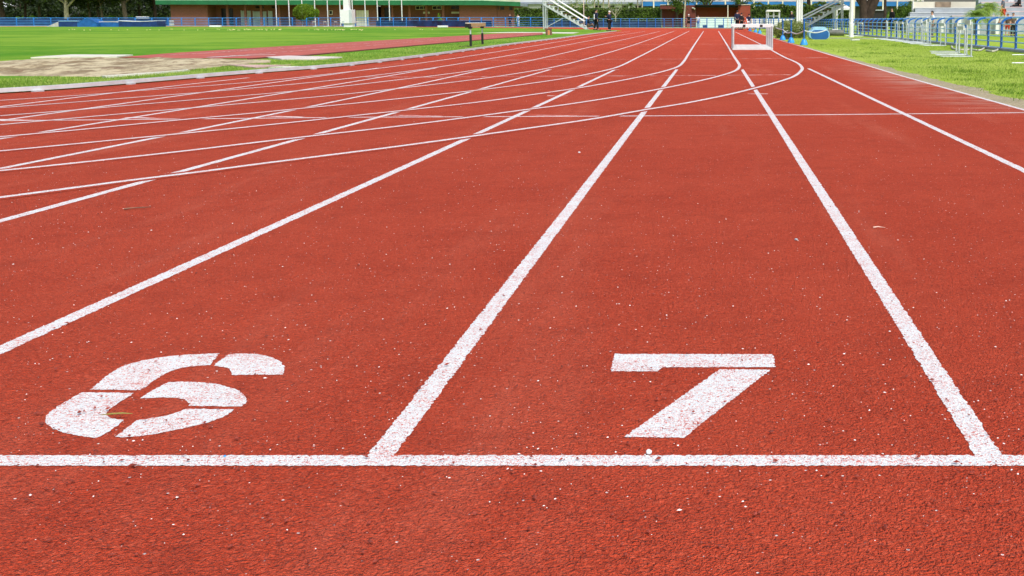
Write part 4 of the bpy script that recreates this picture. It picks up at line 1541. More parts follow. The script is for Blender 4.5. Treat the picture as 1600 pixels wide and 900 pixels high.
# dark undergrowth behind them
def shrub(name, label, X, Y, rx, ry, rz, m, n, leaf, group=None, z=None, cl=40, core=True, r_=None):
    r0 = thing(name, label, 'shrub' if name != 'hedge' else 'hedge', (X, Y, 0), group=group)
    zc = rz * 0.95 if z is None else z
    leaf_mesh('foliage', clumps(n, cl, (0, 0, zc, rx, ry, rz), min(rx, rz) * 0.35 if r_ is None else r_), leaf, m, r0)
    m1 = MB()
    for k in range(6):
        a_ = k * 1.05
        m1.tube([(0.1 * math.cos(a_), 0.1 * math.sin(a_), 0), (rx * 0.4 * math.cos(a_), ry * 0.4 * math.sin(a_), zc * 1.1)], [0.04, 0.015], 5)
    m1.build('stems', M_BARKD, r0)
    return r0


DS = [(-10, 214, 3.6), (28, 220, 3.2), (62, 216, 3.4), (84, 214, 5.0), (98, 219, 4.2), (128, 216, 5.0), (146, 221, 4.0), (178, 222, 3.0), (212, 218, 4.0), (238, 214, 4.8), (258, 216, 5.0)]
for k, (px, Y, hh) in enumerate(DS):
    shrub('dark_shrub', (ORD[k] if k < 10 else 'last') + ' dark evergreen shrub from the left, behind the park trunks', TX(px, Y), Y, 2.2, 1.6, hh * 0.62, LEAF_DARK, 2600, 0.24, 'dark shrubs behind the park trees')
for k, (px, Y) in enumerate(((6, 205), (40, 205), (58, 203), (182, 203), (211, 203))):
    shrub('low_bush', ['sunlit low bush at the very left beyond the railing', 'sunlit low bush right of the black trunk', 'sunlit low bush right of the slim dark tree', 'sunlit low bush left of the green pole', 'sunlit low bush right of the stout leaning tree'][k], TX(px, Y), Y, 0.9, 0.7, 0.85, LEAF_BUSH, 900, 0.14, 'sunlit bushes under the park trees')
# pale houses glimpsed between the trunks
for k, (x0, x1, yt, Y) in enumerate(((-20, 10, 2, 250), (30, 46, 13, 250), (50, 60, 5, 252), (176, 200, -3, 250), (206, 224, 3, 255))):
    hx = thing('house', ['pale house glimpsed at the far left edge', 'grey roofed shed glimpsed right of the black trunk', 'pale gable glimpsed right of the slim dark tree', 'white house glimpsed left of the green pole', 'pale house glimpsed right of the stout leaning tree'][k], 'house', (TX(x0, Y), Y, 0), group='houses beyond the park trees')
    W = TX(x1, Y) - TX(x0, Y)
    zt = HH(yt, Y)
    MB().box(0, W, 0, 6, 0, zt * 0.72).build('wall', M_BEIGE if k % 2 else M_PALE, hx)
    MB().prism([(-0.3, zt * 0.72), (W + 0.3, zt * 0.72), (W * 0.5, zt)], -0.2, 6.2).build('roof', M_SLATE if k in (1, 2) else M_WHITE, hx)
    MB().box(W * 0.3, W * 0.5, -0.02, 0, zt * 0.25, zt * 0.5).build('window', M_DARK, hx)
# boundary wall so that no bare horizon shows
for k in range(9):
    X = -150 + k * 17
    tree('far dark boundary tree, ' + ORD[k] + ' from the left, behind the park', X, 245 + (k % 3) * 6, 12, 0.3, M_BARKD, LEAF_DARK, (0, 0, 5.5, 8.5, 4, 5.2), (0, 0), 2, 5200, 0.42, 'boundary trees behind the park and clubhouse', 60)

# clubhouse bushes
Y = 166
cb = thing('clipped_bush', 'broad rounded bright green bush before the clubhouse between flagpoles', 'shrub', (TX(483, Y), Y, 0))
dd_ = np.random.normal(size=(15000, 3))
dd_ /= np.linalg.norm(dd_, axis=1)[:, None]
sc_ = np.array([1 + 0.10 * mnoise.fractal(Vector(tuple(p * 2.6)), 1, 2, 4) for p in dd_])[:, None] * np.random.uniform(0.86, 1.0, (15000, 1))
leaf_mesh('foliage', dd_ * sc_ * np.array([1.92, 1.2, 1.25]) + np.array([0, 0, HH(19.2, Y) - 0.05]), 0.075, LEAF_BUSH, cb)
m1 = MB()
for k in range(5):
    m1.tube([(0.2 * (k - 2), 0, 0), (0.45 * (k - 2), 0, 1.7)], [0.06, 0.02], 6)
m1.build('stems', M_BARKD, cb)
shrub('small_shrub', 'small bright shrub against the porch column of the clubhouse', TX(690, 168), 168, 0.35, 0.3, 0.7, LEAF_BUSH, 500, 0.09, z=1.3, cl=12, r_=0.3)


def hedge(label, px0, px1, Y, ytop, m, depth=1.6, dens=150, leaf=0.12, bumps=0.18):
    X0, X1 = TX(px0, Y), TX(px1, Y)
    Ht = HH(ytop, Y)
    r_ = thing('hedge', label, 'hedge', (X0, Y, 0))
    L = X1 - X0
    n = int(L * Ht * dens + L * depth * dens)
    x = np.random.uniform(0, L, n)
    onf = np.random.uniform(0, 1, n) < Ht / (Ht + depth)
    hN = np.array([Ht * (1 - 0.03) + bumps * mnoise.fractal(Vector((xx * 0.55, px0, 0)), 1, 2, 4) for xx in x])
    z = np.where(onf, np.random.uniform(0, 1, n) * hN, hN + np.random.normal(0, 0.06, n))
    y = np.where(onf, np.abs(np.random.normal(0, 0.16, n)) - 0.05, np.random.uniform(0, depth, n))
    y += np.array([0.22 * mnoise.noise(Vector((a * 0.9, b * 1.1, 2))) for a, b in zip(x, z)])
    leaf_mesh('foliage', np.stack([x, y, z], 1), leaf, m, r_)
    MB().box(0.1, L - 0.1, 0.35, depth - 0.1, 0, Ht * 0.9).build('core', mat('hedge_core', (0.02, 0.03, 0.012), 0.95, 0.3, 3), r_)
    return r_
hedge('long clipped green hedge behind the left metal stairs and the two men', 806, 1033, 152, 12.8, LEAF_HEDGE)
hedge('dark rounded hedge right of the dugout and left of the kiosk', 1173, 1200, 140, 8.0, LEAF_HEDGE, bumps=0.5)
hedge('tall green hedge behind the kiosk and the right metal stairs', 1200, 1330, 136, 7.0, LEAF_HEDGE, bumps=0.7)

# trees over the hedge
tree('sparse yellow green tree over the hedge behind the left stairs', TX(905, 160), 160, 9, 0.12, M_BARKL, LEAF_LIGHT, (0, 0, 3.6, 3.6, 2, 1.8), n=1700, leaf=0.11, fork=1.6, cl=50)
for k, (px, Y_) in enumerate(((930.5, 164), (936.5, 165), (944.5, 164), (952.5, 163), (997.5, 164), (1004.5, 163))):
    tree(['leftmost', 'second', 'third', 'fourth', 'fifth', 'rightmost'][k] + (' pale slender trunk rising above the hedge' if k in (0, 5) else ' pale slender trunk from the left above the hedge'), TX(px, Y_), Y_, 9, 0.11, M_BARKL, LEAF_LIGHT, (0, 0, 7.4, 2.4, 2, 2.4), n=1500, leaf=0.16, fork=5.0, group='slender pale trees above the hedge', cl=30)
tree('bare twiggy tree standing before the hedge right of the white haired man', TX(963, 148), 148, 5, 0.07, M_BARKL, LEAF_LIGHT, (0, 0, 2.9, 1.6, 1, 1.3), n=260, leaf=0.07, fork=1.2, cl=30)
tree('bushy green tree leaning over the left part of the dugout', TX(1058, 146), 146, 8, 0.2, M_BARKD, LEAF_MID, (0, 0, 4.4, 1.7, 1.6, 2.2), n=3500, leaf=0.12, fork=2.4, cl=50)
tree('pale leaning trunk standing before the dugout', TX(1069, 140), 140, 9, 0.12, M_BARKL, LEAF_MID, (0.4, 0, 7.0, 2.4, 2, 2.6), lean=(0.35, 0), n=2600, leaf=0.15, fork=4.0, cl=40)
tree('green tree over the middle of the dugout roof', TX(1104, 158), 158, 8, 0.3, M_BARKD, LEAF_MID, (0, 0, 5.0, 2.6, 2, 2.0), n=3500, leaf=0.14, fork=2.4, cl=40)
tree('green tree over the right end of the dugout roof', TX(1160, 160), 160, 8, 0.2, M_BARKD, LEAF_MID, (0, 0, 4.4, 1.8, 2, 1.5), n=2600, leaf=0.13, fork=2.0, cl=40)
tree('dark tree behind the three tube mast', TX(1262, 146), 146, 9, 0.3, M_BARKD, LEAF_MID, (0, 0, 6.6, 3.4, 3, 3.2), n=4500, leaf=0.17, fork=3.5, cl=50)
tree('massive brown twin trunked tree right of the single white post', TX(1348, 84), 84, 10, 0.40, M_BARKD, LEAF_DARK, (0, 0, 8.8, 4.5, 4, 4.0), lean=(-0.2, 0), n=8000, leaf=0.2, fork=1.2, cl=80)
rt_ = [o for o in bpy.data.objects if o.get('label', '').startswith('massive brown')][0]
MB().tube([(0.15, 0.1, 0.3), (0.5, 0.1, 1.6), (1.1, 0.1, 3.0), (2.2, 0.1, 6)], [0.42, 0.34, 0.28, 0.1], 10).build('limb', M_BARKD, rt_, smooth=True)
tree('dark straight trunk before the blue awning at right', TX(1380.5, 100), 100, 9, 0.14, M_BARKD, LEAF_DARK, (0, 0, 7.2, 2.6, 2.4, 2.8), n=3000, leaf=0.16, fork=4.2, cl=40)
for k, (px, Y_, rx, rz, lb) in enumerate(((1400, 104, 1.2, 0.95, 'low bright shrub left of the man behind the railing at right'), (1416, 98, 1.6, 1.15, 'rounded dark green bush left of the grey terraces'), (1432, 96, 1.4, 1.3, 'tall dark bush touching the left end of the grey terraces'))):
    shrub('green_bush', lb, TX(px, Y_), Y_, rx, 1.0, rz, LEAF_MID if k else LEAF_BUSH, 3200, 0.10, 'bushes beyond the right hand railing', cl=50)

# low flowering bush by the track
q = G(1232, 60)
fb = shrub('flowering_bush', 'low wide bush with pale blossom tips behind the blue bollards', q.x + 0.15, q.y + 1.1, 1.05, 0.9, 0.42, LEAF_FLOWER, 9000, 0.035, z=0.42, cl=110, r_=0.24)


def palm(label, X, Y, zc, R0, n, m, H0=0.0):
    r_ = thing('palm', label, 'palm', (X, Y, 0))
    MB().tube([(0, 0, -0.05), (0, 0, zc * 0.5), (0, 0, zc)], [0.09, 0.08, 0.08], 8).build('trunk', M_BARK, r_, smooth=True)
    m1 = MB()
    for k in range(n):
        a_ = random.uniform(0, 2 * math.pi)
        el = random.uniform(-0.2, 1.3)
        d = Vector((math.cos(a_) * math.cos(el), math.sin(a_) * math.cos(el), math.sin(el)))
        L = R0 * random.uniform(0.7, 1.1)
        p = [Vector((0, 0, zc)) + d * L * u + Vector((0, 0, -0.55 * L * u * u)) for u in (0, .25, .5, .75, 1)]
        sd = d.cross(Vector((0, 0, 1))).normalized()
        for i in range(4):
            for sgn in (-1, 1):
                for v_ in range(3):
                    o_ = p[i].lerp(p[i + 1], v_ / 3)
                    tpx = o_ + sd * sgn * L * 0.22 * (1.1 - i * 0.2) + (p[i + 1] - p[i]) * 0.9 + Vector((0, 0, -0.06))
                    b_ = o_ + (p[i + 1] - p[i]) * 0.16
                    k0 = len(m1.v)
                    m1.v += [o_, b_, tpx]
                    m1.f.append((k0, k0 + 1, k0 + 2))
    m1.build('fronds', m, r_, fix=False)
    return r_
palm('bright spreading palm before the pale terraces, left one of the pair', TX(1522, 66), 66, 1.15, 0.95, 120, LEAF_PALM)
palm('bright spreading palm before the pale terraces, right taller one of the pair', TX(1541, 67), 67, 1.55, 1.05, 120, LEAF_PALM)
palm('small dark palm above the hedge right of the bare tree', TX(987, 158), 158, 3.0, 1.2, 34, LEAF_MID)

# ------------------------------------------------------------------ backdrop buildings
Y = 185
gb = thing('pale_building', 'pale grey building with slate roof band behind the hedge', 'building', (TX(816, Y), Y, 0))
W = TX(1000, Y) - TX(816, Y)
MB().box(0, W, 0, 8, 0, HH(6.5, Y)).build('wall', M_PALE, gb)
MB().box(-0.3, W + 0.2, -0.5, 8, HH(6.5, Y), HH(3.3, Y)).build('roof_band', M_SLATE, gb)
MB().box(-0.1, W, 0.5, 8, HH(3.3, Y), HH(-20, Y)).build('upper_wall', M_PALE, gb)
for k in range(8):
    MB().box(3.4 + k * 2.2, 4.4 + k * 2.2, -0.04, 0, HH(12, Y), HH(8.5, Y)).build('window', M_DARK, gb)
Y = 200
pb = thing('pale_building', 'tall pale building rising behind the clubhouse roof at right', 'building', (TX(690, Y), Y, 0))
MB().box(TX(560, Y) - TX(690, Y), TX(826, Y) - TX(690, Y), 0, 8, 0, HH(-26, Y)).build('wall', M_BEIGE, pb)
MB().box(TX(560, Y) - TX(690, Y), TX(826, Y) - TX(690, Y), -0.1, -0.003, HH(-6, Y), HH(-8, Y)).build('ledge', M_CONC, pb)
# far grandstand with blue awning
Y = 190
gs = thing('grandstand', 'cream grandstand with a long blue band beyond the hedge and dugout', 'grandstand', (TX(1000, Y), Y, 0))
W = TX(1440, Y) - TX(1000, Y)
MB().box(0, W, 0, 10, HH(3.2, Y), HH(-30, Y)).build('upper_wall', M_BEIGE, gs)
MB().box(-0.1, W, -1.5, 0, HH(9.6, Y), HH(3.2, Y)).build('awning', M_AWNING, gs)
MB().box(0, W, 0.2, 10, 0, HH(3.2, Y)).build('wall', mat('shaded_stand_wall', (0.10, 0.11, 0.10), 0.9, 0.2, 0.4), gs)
for k in range(20):
    MB().box(k * W / 20, k * W / 20 + 0.22, -1.6, -1.51, 0, HH(0, Y)).build('pillar', M_CREAM, gs)
for k in range(3):
    MB().box(0, W, -0.25, -0.003, HH(2.5 - k * 6, Y), HH(1.4 - k * 6, Y)).build('ledge', M_CONC, gs)
# dark kiosk under the awning on the right
Y = 118
dk = thing('dark_booth', 'dark open booth with pale lintel behind the railing right of the brown tree', 'booth', (TX(1356, Y), Y, 0))
MB().box(0, TX(1379, Y) - TX(1356, Y), 0, 2, 0, HH(16.5, Y)).build('wall', M_BLACK, dk)
MB().box(-0.1, TX(1381, Y) - TX(1356, Y), -0.2, 2.1, HH(16.5, Y), HH(15, Y)).build('lintel', M_CONCB, dk)
# white gazebo roof near the right stairs
Y = 100
gz = thing('gazebo', 'white pitched gazebo top behind the right metal stairs', 'gazebo', (TX(1316, Y), Y, 0))
hw = 12 * Y / FPX
m1 = MB()
for (a, b) in (((-hw, -hw), (hw, -hw)), ((hw, -hw), (hw, hw)), ((hw, hw), (-hw, hw)), ((-hw, hw), (-hw, -hw))):
    k0 = len(m1.v)
    m1.v += [Vector((a[0], a[1], HH(13, Y))), Vector((b[0], b[1], HH(13, Y))), Vector((0, 0, HH(6, Y)))]
    m1.f.append((k0, k0 + 1, k0 + 2))
m1.box(-hw, hw, -hw, hw, HH(15.5, Y), HH(13, Y) - 0.01)
m1.build('canopy', M_WHITE, gz)
for x in (-hw + .05, hw - .05):
    for y in (-hw + .05, hw - .05):
        MB().box(x - 0.05, x + 0.05, y - 0.05, y + 0.05, 0, HH(15.5, Y)).build('post', M_WHITE, gz)

# terraces at right
Y = 80
tr_ = thing('grey_terrace', 'grey stepped terrace with pale back wall beyond the right railing', 'terrace', (TX(1437, Y), Y, 0))
X1 = TX(1552, Y) - TX(1437, Y)
MB().box(0, X1, 3.2, 3.5, 0, HH(2.6, Y + 3.2)).build('back_wall', M_BEIGE, tr_)
MB().box(-0.08, 0.0, 3.1, 3.6, 0, HH(2.0, Y + 3.2)).build('corner_post', M_WHITE, tr_)
MB().box(X1 * 0.30, X1 * 0.52, 3.15, 3.197, HH(11, Y + 3.2), HH(2.8, Y + 3.2)).build('foliage_stand_in', mat('dull_brown_foliage', (0.22, 0.17, 0.12), 0.9, 0.4, 2), tr_)  # flat board added to stand for brownish tree foliage, no real panel
for k, (yb, yt) in enumerate(((40, 27), (27, 20), (20, 13))):
    yy = 1.0 + k * 0.75
    MB().box(-0.9 + k * 0.4 if k < 2 else 0, X1, yy, yy + 0.75, 0, HH(yt, Y + yy)).build('step', M_CONCB, tr_)
    MB().box(-0.9 + k * 0.4 if k < 2 else 0, X1, yy - 0.03, yy + 0.2, HH(yt, Y + yy) + 0.002, HH(yt, Y + yy) + 0.05).build('step_edge', M_WMETAL, tr_)
for k in range(6):
    MB().box(0.4 + k * 1.1, 0.55 + k * 1.1, 0.3, 0.45, 0, HH(26, Y)).build('front_post', M_WHITE, tr_)
Y = 72
t2 = thing('bench_terrace', 'grey terrace with pinkish bench rows at the right edge of the picture', 'terrace', (TX(1548, Y), Y, 0))
X1 = 6.5
for k, yt in enumerate((24.2, 17.2, 10.6, 3.0, -4)):
    yy = k * 0.8
    MB().box(-0.2 if k else -2.6, X1, yy, yy + 0.8, 0, HH(yt + 1.2, Y + yy)).build('step', M_CONCB, t2)
    MB().box(-0.2 if k else -2.6, X1, yy + 0.0, yy + 0.3, HH(yt + 1.1, Y + yy) + 0.004, HH(yt - 0.1, Y + yy)).build('bench_board', M_SEAT, t2, bevel=0.008)
for k in range(7):
    MB().box(-2.3 + k * 1.2, -2.1 + k * 1.2, -0.4, -0.25, 0, HH(27, Y)).build('front_post', M_WHITE, t2)


# ------------------------------------------------------------------ people
def skin_obj(name, verts, edges, radii, m, parent, sub=1):
    me = bpy.data.meshes.new(name)
    me.from_pydata([tuple(v) for v in verts], edges, [])
    o = bpy.data.objects.new(name, me)
    COL.objects.link(o)
    sk = o.modifiers.new('s', 'SKIN')
    for i, r_ in enumerate(radii):
        rr_ = r_ if hasattr(r_, '__len__') else (r_, r_)
        me.skin_vertices[0].data[i].radius = rr_
    me.skin_vertices[0].data[0].use_root = True
    ss = o.modifiers.new('u', 'SUBSURF')
    ss.levels = sub
    ss.render_levels = sub
    bpy.context.view_layer.update()
    dg_ = bpy.context.evaluated_depsgraph_get()
    nm = bpy.data.meshes.new_from_object(o.evaluated_get(dg_))
    o.modifiers.clear()
    o.data = nm
    nm.name = name
    nm.materials.clear()
    nm.materials.append(m)
    for p in nm.polygons:
        p.use_smooth = True
    bpy.data.meshes.remove(me)
    o.parent = parent
    return o


def person(label, loc, H, face, top, bottom, hair, pose='stand', shorts=False, sleeves=True, skin=None, group=None, hat=None, stride=0.0):
    r_ = thing('person', label, 'person', loc, face, group)
    k = H / 1.75
    sit = pose in ('sit', 'sitlow')
    zp = 0.93 if not sit else 0.48
    V = Vector
    d = zp - 0.93
    J = {'pel': V((0, 0, zp)), 'wai': V((0, 0, 1.10 + d)), 'che': V((0, 0.01, 1.32 + d)), 'nk': V((0, 0.0, 1.47 + d)), 'hb': V((0, 0.01, 1.55 + d)), 'hc': V((0, 0.02, 1.64 + d)), 'ht': V((0, 0.01, 1.71 + d))}
    for s_, n in ((-1, 'l'), (1, 'r')):
        J['sh' + n] = V((s_ * 0.18, 0, 1.42 + d))
        J['hip' + n] = V((s_ * 0.095, 0, 0.88 + d))
        if sit:
            J['kn' + n] = V((s_ * 0.14, 0.42, zp + 0.02))
            J['an' + n] = V((s_ * 0.13, 0.62 if pose == 'sitlow' else 0.46, 0.09))
        else:
            st = stride * s_
            J['kn' + n] = V((s_ * 0.11, st * 0.5 + 0.02, 0.49))
            J['an' + n] = V((s_ * 0.12, st, 0.09 if st >= 0 else 0.13))
        if pose == 'fold':
            J['el' + n] = V((s_ * 0.25, 0.08, 1.16))
            J['wr' + n] = V((-s_ * 0.02, 0.25, 1.22 + 0.03 * s_))
        elif pose == 'point' and s_ < 0:
            J['el' + n] = V((-0.30, 0.12, 1.20))
            J['wr' + n] = V((-0.34, 0.36, 1.27))
        elif pose == 'reach' and s_ < 0:
            J['el' + n] = V((-0.40, 0.1, 1.32))
            J['wr' + n] = V((-0.62, 0.15, 1.40))
        elif sit:
            J['el' + n] = V((s_ * 0.25, 0.08, 1.14 + d))
            J['wr' + n] = V((s_ * 0.14, 0.32, 1.05 + d))
        else:
            sw = -stride * s_
            J['el' + n] = V((s_ * 0.25, sw * 0.5 - 0.02, 1.13))
            J['wr' + n] = V((s_ * 0.26, sw * 0.9 + 0.05, 0.88))
    for n in J:
        J[n] = J[n] * k
    def chain(sets, rad):
        idx, vs, es, rs = {}, [], [], []
        for seq in sets:
            pr = None
            for nm in seq:
                if nm not in idx:
                    idx[nm] = len(vs)
                    vs.append(J[nm])
                    rs.append(tuple(q * k for q in rad[nm]) if hasattr(rad[nm], '__len__') else rad[nm] * k)
                if pr is not None:
                    es.append((idx[pr], idx[nm]))
                pr = nm
        return vs, es, rs
    # hands and feet
    for s_, n in ((-1, 'l'), (1, 'r')):
        dr = (J['wr' + n] - J['el' + n]).normalized()
        J['pa' + n] = J['wr' + n] + dr * 0.06 * k
        sd = dr.cross(V((0, 1, 0.2))).normalized()
        cu = dr.cross(sd).normalized()
        for f_, (o_, l_) in enumerate(((-0.028, 0.075), (-0.010, 0.09), (0.010, 0.085), (0.028, 0.065))):
            J['f%d%s' % (f_, n)] = J['pa' + n] + (dr * 0.03 + sd * o_) * k
            J['g%d%s' % (f_, n)] = J['pa' + n] + (dr * (0.03 + l_ * 0.8) + sd * o_ * 1.15 + cu * 0.02) * k
        J['th' + n] = J['wr' + n] + (dr * 0.06 + sd * -0.05 + cu * 0.01) * k
        fwd = V((0, 1, 0))
        J['to' + n] = J['an' + n] + V((s_ * 0.02, 0.15, -0.045)) * k
        J['he' + n] = J['an' + n] + V((0, -0.04, -0.045)) * k
    J['no'] = J['hc'] + V((0, 0.105, -0.015)) * k
    J['earl'] = J['hc'] + V((-0.088, 0.0, -0.01)) * k
    J['earr'] = J['hc'] + V((0.088, 0.0, -0.01)) * k
    J['cn'] = J['hb'] + V((0, 0.075, 0.005)) * k
    rad = {'pel': (0.155, 0.11), 'wai': (0.135, 0.10), 'che': (0.165, 0.115), 'nk': 0.058, 'hb': 0.062, 'hc': (0.08, 0.094), 'ht': (0.062, 0.072), 'no': 0.014, 'cn': 0.03, 'earl': 0.014, 'earr': 0.014}
    for n in 'lr':
        rad.update({'sh' + n: 0.062, 'el' + n: 0.043, 'wr' + n: 0.028, 'pa' + n: (0.036, 0.02), 'hip' + n: 0.09, 'kn' + n: 0.058, 'an' + n: 0.038, 'to' + n: 0.03, 'he' + n: 0.03, 'th' + n: 0.010})
        for f_ in range(4):
            rad['f%d%s' % (f_, n)] = 0.0095
            rad['g%d%s' % (f_, n)] = 0.0075
    sets = [['pel', 'wai', 'che', 'nk', 'hb', 'hc', 'ht'], ['hc', 'no'], ['hb', 'cn'], ['hc', 'earl'], ['hc', 'earr']]
    for n in 'lr':
        sets += [['che', 'sh' + n, 'el' + n, 'wr' + n, 'pa' + n], ['pel', 'hip' + n, 'kn' + n, 'an' + n, 'to' + n], ['an' + n, 'he' + n], ['wr' + n, 'th' + n]]
        for f_ in range(4):
            sets.append(['pa' + n, 'f%d%s' % (f_, n), 'g%d%s' % (f_, n)])
    vs, es, rs = chain(sets, rad)
    skin_obj('body', vs, es, rs, skin or M_SKIN, r_)
    # clothes
    grow = lambda q, e: tuple(x + e for x in q) if hasattr(q, '__len__') else q + e
    for n in 'lr':
        J['ew' + n] = J['el' + n].lerp(J['wr' + n], 0.92)
        rad['ew' + n] = 0.032
        J['es' + n] = J['sh' + n].lerp(J['el' + n], 0.75)
        rad['es' + n] = 0.05
        J['ks' + n] = J['hip' + n].lerp(J['kn' + n], 0.85)
        rad['ks' + n] = 0.07
        J['as' + n] = J['kn' + n].lerp(J['an' + n], 0.93)
        rad['as' + n] = 0.048
    J['col'] = J['che'].lerp(J['nk'], 0.8)
    rad['col'] = 0.075
    J['hem'] = J['pel'] + V((0, 0, -0.02 * k))
    rad['hem'] = (0.165, 0.12)
    R1 = {n: grow(q, 0.02) for n, q in rad.items()}
    ts = [['hem', 'wai', 'che', 'col']]
    for n in 'lr':
        ts.append(['che', 'sh' + n, 'el' + n, 'ew' + n] if sleeves else ['che', 'sh' + n, 'es' + n])
    vs, es, rs = chain(ts, R1)
    skin_obj('jacket' if sleeves else 'shirt', vs, es, rs, top, r_)
    bs = [['pel', 'hip' + n, 'ks' + n] if shorts else ['pel', 'hip' + n, 'kn' + n, 'as' + n] for n in 'lr']
    vs, es, rs = chain(bs, R1)
    skin_obj('shorts' if shorts else 'trousers', vs, es, rs, bottom, r_)
    # shoes and hair
    for n in 'lr':
        a, b = J['he' + n], J['to' + n]
        m1 = MB()
        c_ = (a + b) / 2
        m1.box(-0.045 * k, 0.045 * k, a.y - 0.03 * k, b.y + 0.06 * k, max(0.0, a.z - 0.045 * k), a.z + 0.035 * k, Matrix.Translation((c_.x, 0, 0)))
        m1.build('shoe', M_BLACK, r_, bevel=0.015 * k)
    hcx = J['hc']
    m1 = MB()
    rings = []
    for i in range(7):
        ph = i / 6 * math.pi * 0.60
        z = math.cos(ph)
        rr_ = math.sin(ph)
        rings.append((rr_, z))
    b0_ = len(m1.v)
    n_ = 16
    for rr_, z in rings:
        for j in range(n_):
            t_ = 2 * math.pi * j / n_
            yy = rr_ * math.sin(t_) * 0.108
            zz = z * 0.115
            if math.sin(t_) > 0.2 and z < 0.45:
                zz = 0.45 * 0.115
            m1.v.append(hcx + V((rr_ * math.cos(t_) * 0.094, yy - 0.012, zz + 0.02)) * k)
    for i in range(len(rings) - 1):
        for j in range(n_):
            j2 = (j + 1) % n_
            m1.f.append((b0_ + i * n_ + j, b0_ + i * n_ + j2, b0_ + (i + 1) * n_ + j2, b0_ + (i + 1) * n_ + j))
    m1.build('cap' if hat else 'hair', hat or hair, r_, smooth=True)
    m1 = MB()
    for s_ in (-1, 1):
        p = hcx + V((s_ * 0.032, 0.088, 0.012)) * k
        m1.box(-0.011 * k, 0.011 * k, -0.006 * k, 0.008 * k, -0.006 * k, 0.006 * k, Matrix.Translation(p))
    m1.build('eyes', M_BLACK, r_)
    return r_


C_NAVY = mat('navy_cloth', (0.010, 0.018, 0.050), 0.85, 0.3, 6)
C_BLACK = mat('black_cloth', (0.008, 0.008, 0.010), 0.85, 0.3, 6)
C_WHITE = mat('white_cloth', (0.62, 0.66, 0.68), 0.85, 0.1, 6)
C_RED = mat('red_cloth', (0.50, 0.05, 0.03), 0.85, 0.2, 6)
C_GREY = mat('grey_cloth', (0.12, 0.13, 0.17), 0.85, 0.2, 6)
C_BLUE = mat('blue_cloth', (0.03, 0.12, 0.35), 0.85, 0.2, 6)
C_BROWN = mat('brown_cloth', (0.12, 0.08, 0.06), 0.85, 0.2, 6)
H_DARK = mat('dark_hair', (0.012, 0.008, 0.006), 0.6, 0.2, 20)
H_WHITE = mat('white_hair', (0.62, 0.60, 0.58), 0.6, 0.1, 20)


def pg(px, py, ytop):
    q = G(px, py)
    return q, HH(ytop, q.y)


q, H_ = pg(931.5, 47.6, 15.5)
person('man in a dark suit with a white scarf standing by the left metal stairs', q, H_ * 1.03, R(-55), C_NAVY, C_BLACK, H_DARK, 'stand', stride=0.08)
m1 = MB().box(-0.02, 0.05, -0.2, -0.13, 0.95, 1.42)
per = bpy.data.objects['person']
m1.build('scarf', C_WHITE, per, bevel=0.02)
q, H_ = pg(952.5, 48.2, 17)
person('white haired man in navy jacket with bent arms standing on the kerb end', q, H_, R(70), C_NAVY, C_BLACK, H_WHITE, 'fold')
for o_ in [o for o in bpy.data.objects if o.get('category') == 'person']:
    o_.scale = (1.16, 1.16, 1.0)
q = G(919.5, 46.8)
person('person in dark clothes sitting on the foot of the left metal stairs', q, 1.72, R(-80), C_NAVY, C_BROWN, H_DARK, 'sitlow')
Yq_ = G(799, 42.4).y + 1.3
person('dark clothed person behind the railing near the clubhouse corner', (TX(799.5, Yq_), Yq_, 0), HH(21.5, Yq_), R(160), C_NAVY, C_BLACK, H_DARK, 'stand')
person('person all in white behind the railing left of the hedge', (TX(812, Yq_), Yq_, 0), HH(22.5, Yq_), R(150), C_WHITE, C_WHITE, H_DARK, 'point')
Yq_ = G(1076, 44.2).y + 1.2
person('person in black top, shorts and white cap behind the far railing', (TX(1076.5, Yq_), Yq_, 0), HH(22.2, Yq_), R(10), C_BLACK, C_BLACK, H_DARK, 'stand', shorts=True, hat=C_WHITE, sleeves=False)
person('person in white and blue behind the far railing beside the hoarding', (TX(1091, Yq_), Yq_, 0), HH(24, Yq_), R(200), C_WHITE, C_BLUE, H_DARK, 'stand', sleeves=False)
q = G(1152, 46.5)
person('man in navy seen from behind beyond the hurdle row', q, HH(16.5, q.y), R(15), C_NAVY, C_BLACK, H_DARK, 'stand')
person('dark clothed person close right of the man in navy, partly hidden', (q.x + 0.42, q.y + 1.0, 0), HH(20.0, q.y + 1), R(30), C_BLACK, C_BLACK, H_DARK, 'stand')
q = G(1172, 47.0)
person('person in navy and white reaching an arm out beyond the hurdle row', (q.x, q.y + 3, 0), HH(21.8, q.y + 3), R(-20), C_NAVY, C_WHITE, H_DARK, 'reach', sleeves=False)
Yq_ = 125
person('white haired person in black behind the low white wall', (TX(1236, Yq_), Yq_, 0), HH(18, Yq_), R(170), C_BLACK, C_BLACK, H_WHITE, 'stand')
Yq_ = 92
person('dark clothed man behind the right railing before the dark booth', (TX(1391.5, Yq_), Yq_, 0), HH(12.5, Yq_), R(120), C_BLACK, C_BLACK, H_DARK, 'stand', skin=M_SKIN)
Yq_ = 58
person('person with dark hair behind the railing and the dense cluster of hurdles', (TX(1454, Yq_), Yq_, 0), HH(17, Yq_), R(100), C_WHITE, C_GREY, H_DARK, 'stand', sleeves=False)
Yq_ = 64
person('runner in grey shirt and red shorts walking before the terrace at right', (TX(1563, Yq_ + 6), Yq_ + 6, 0.62), 1.72, R(-95), C_GREY, C_RED, H_DARK, 'stand', shorts=True, sleeves=False, stride=0.22)
Yq_ = 62
person('left one of two people low behind the near railing at right', (TX(1571, Yq_), Yq_, 0), HH(21.5, Yq_), R(150), C_BROWN, C_RED, H_DARK, 'stand', shorts=True, sleeves=False)
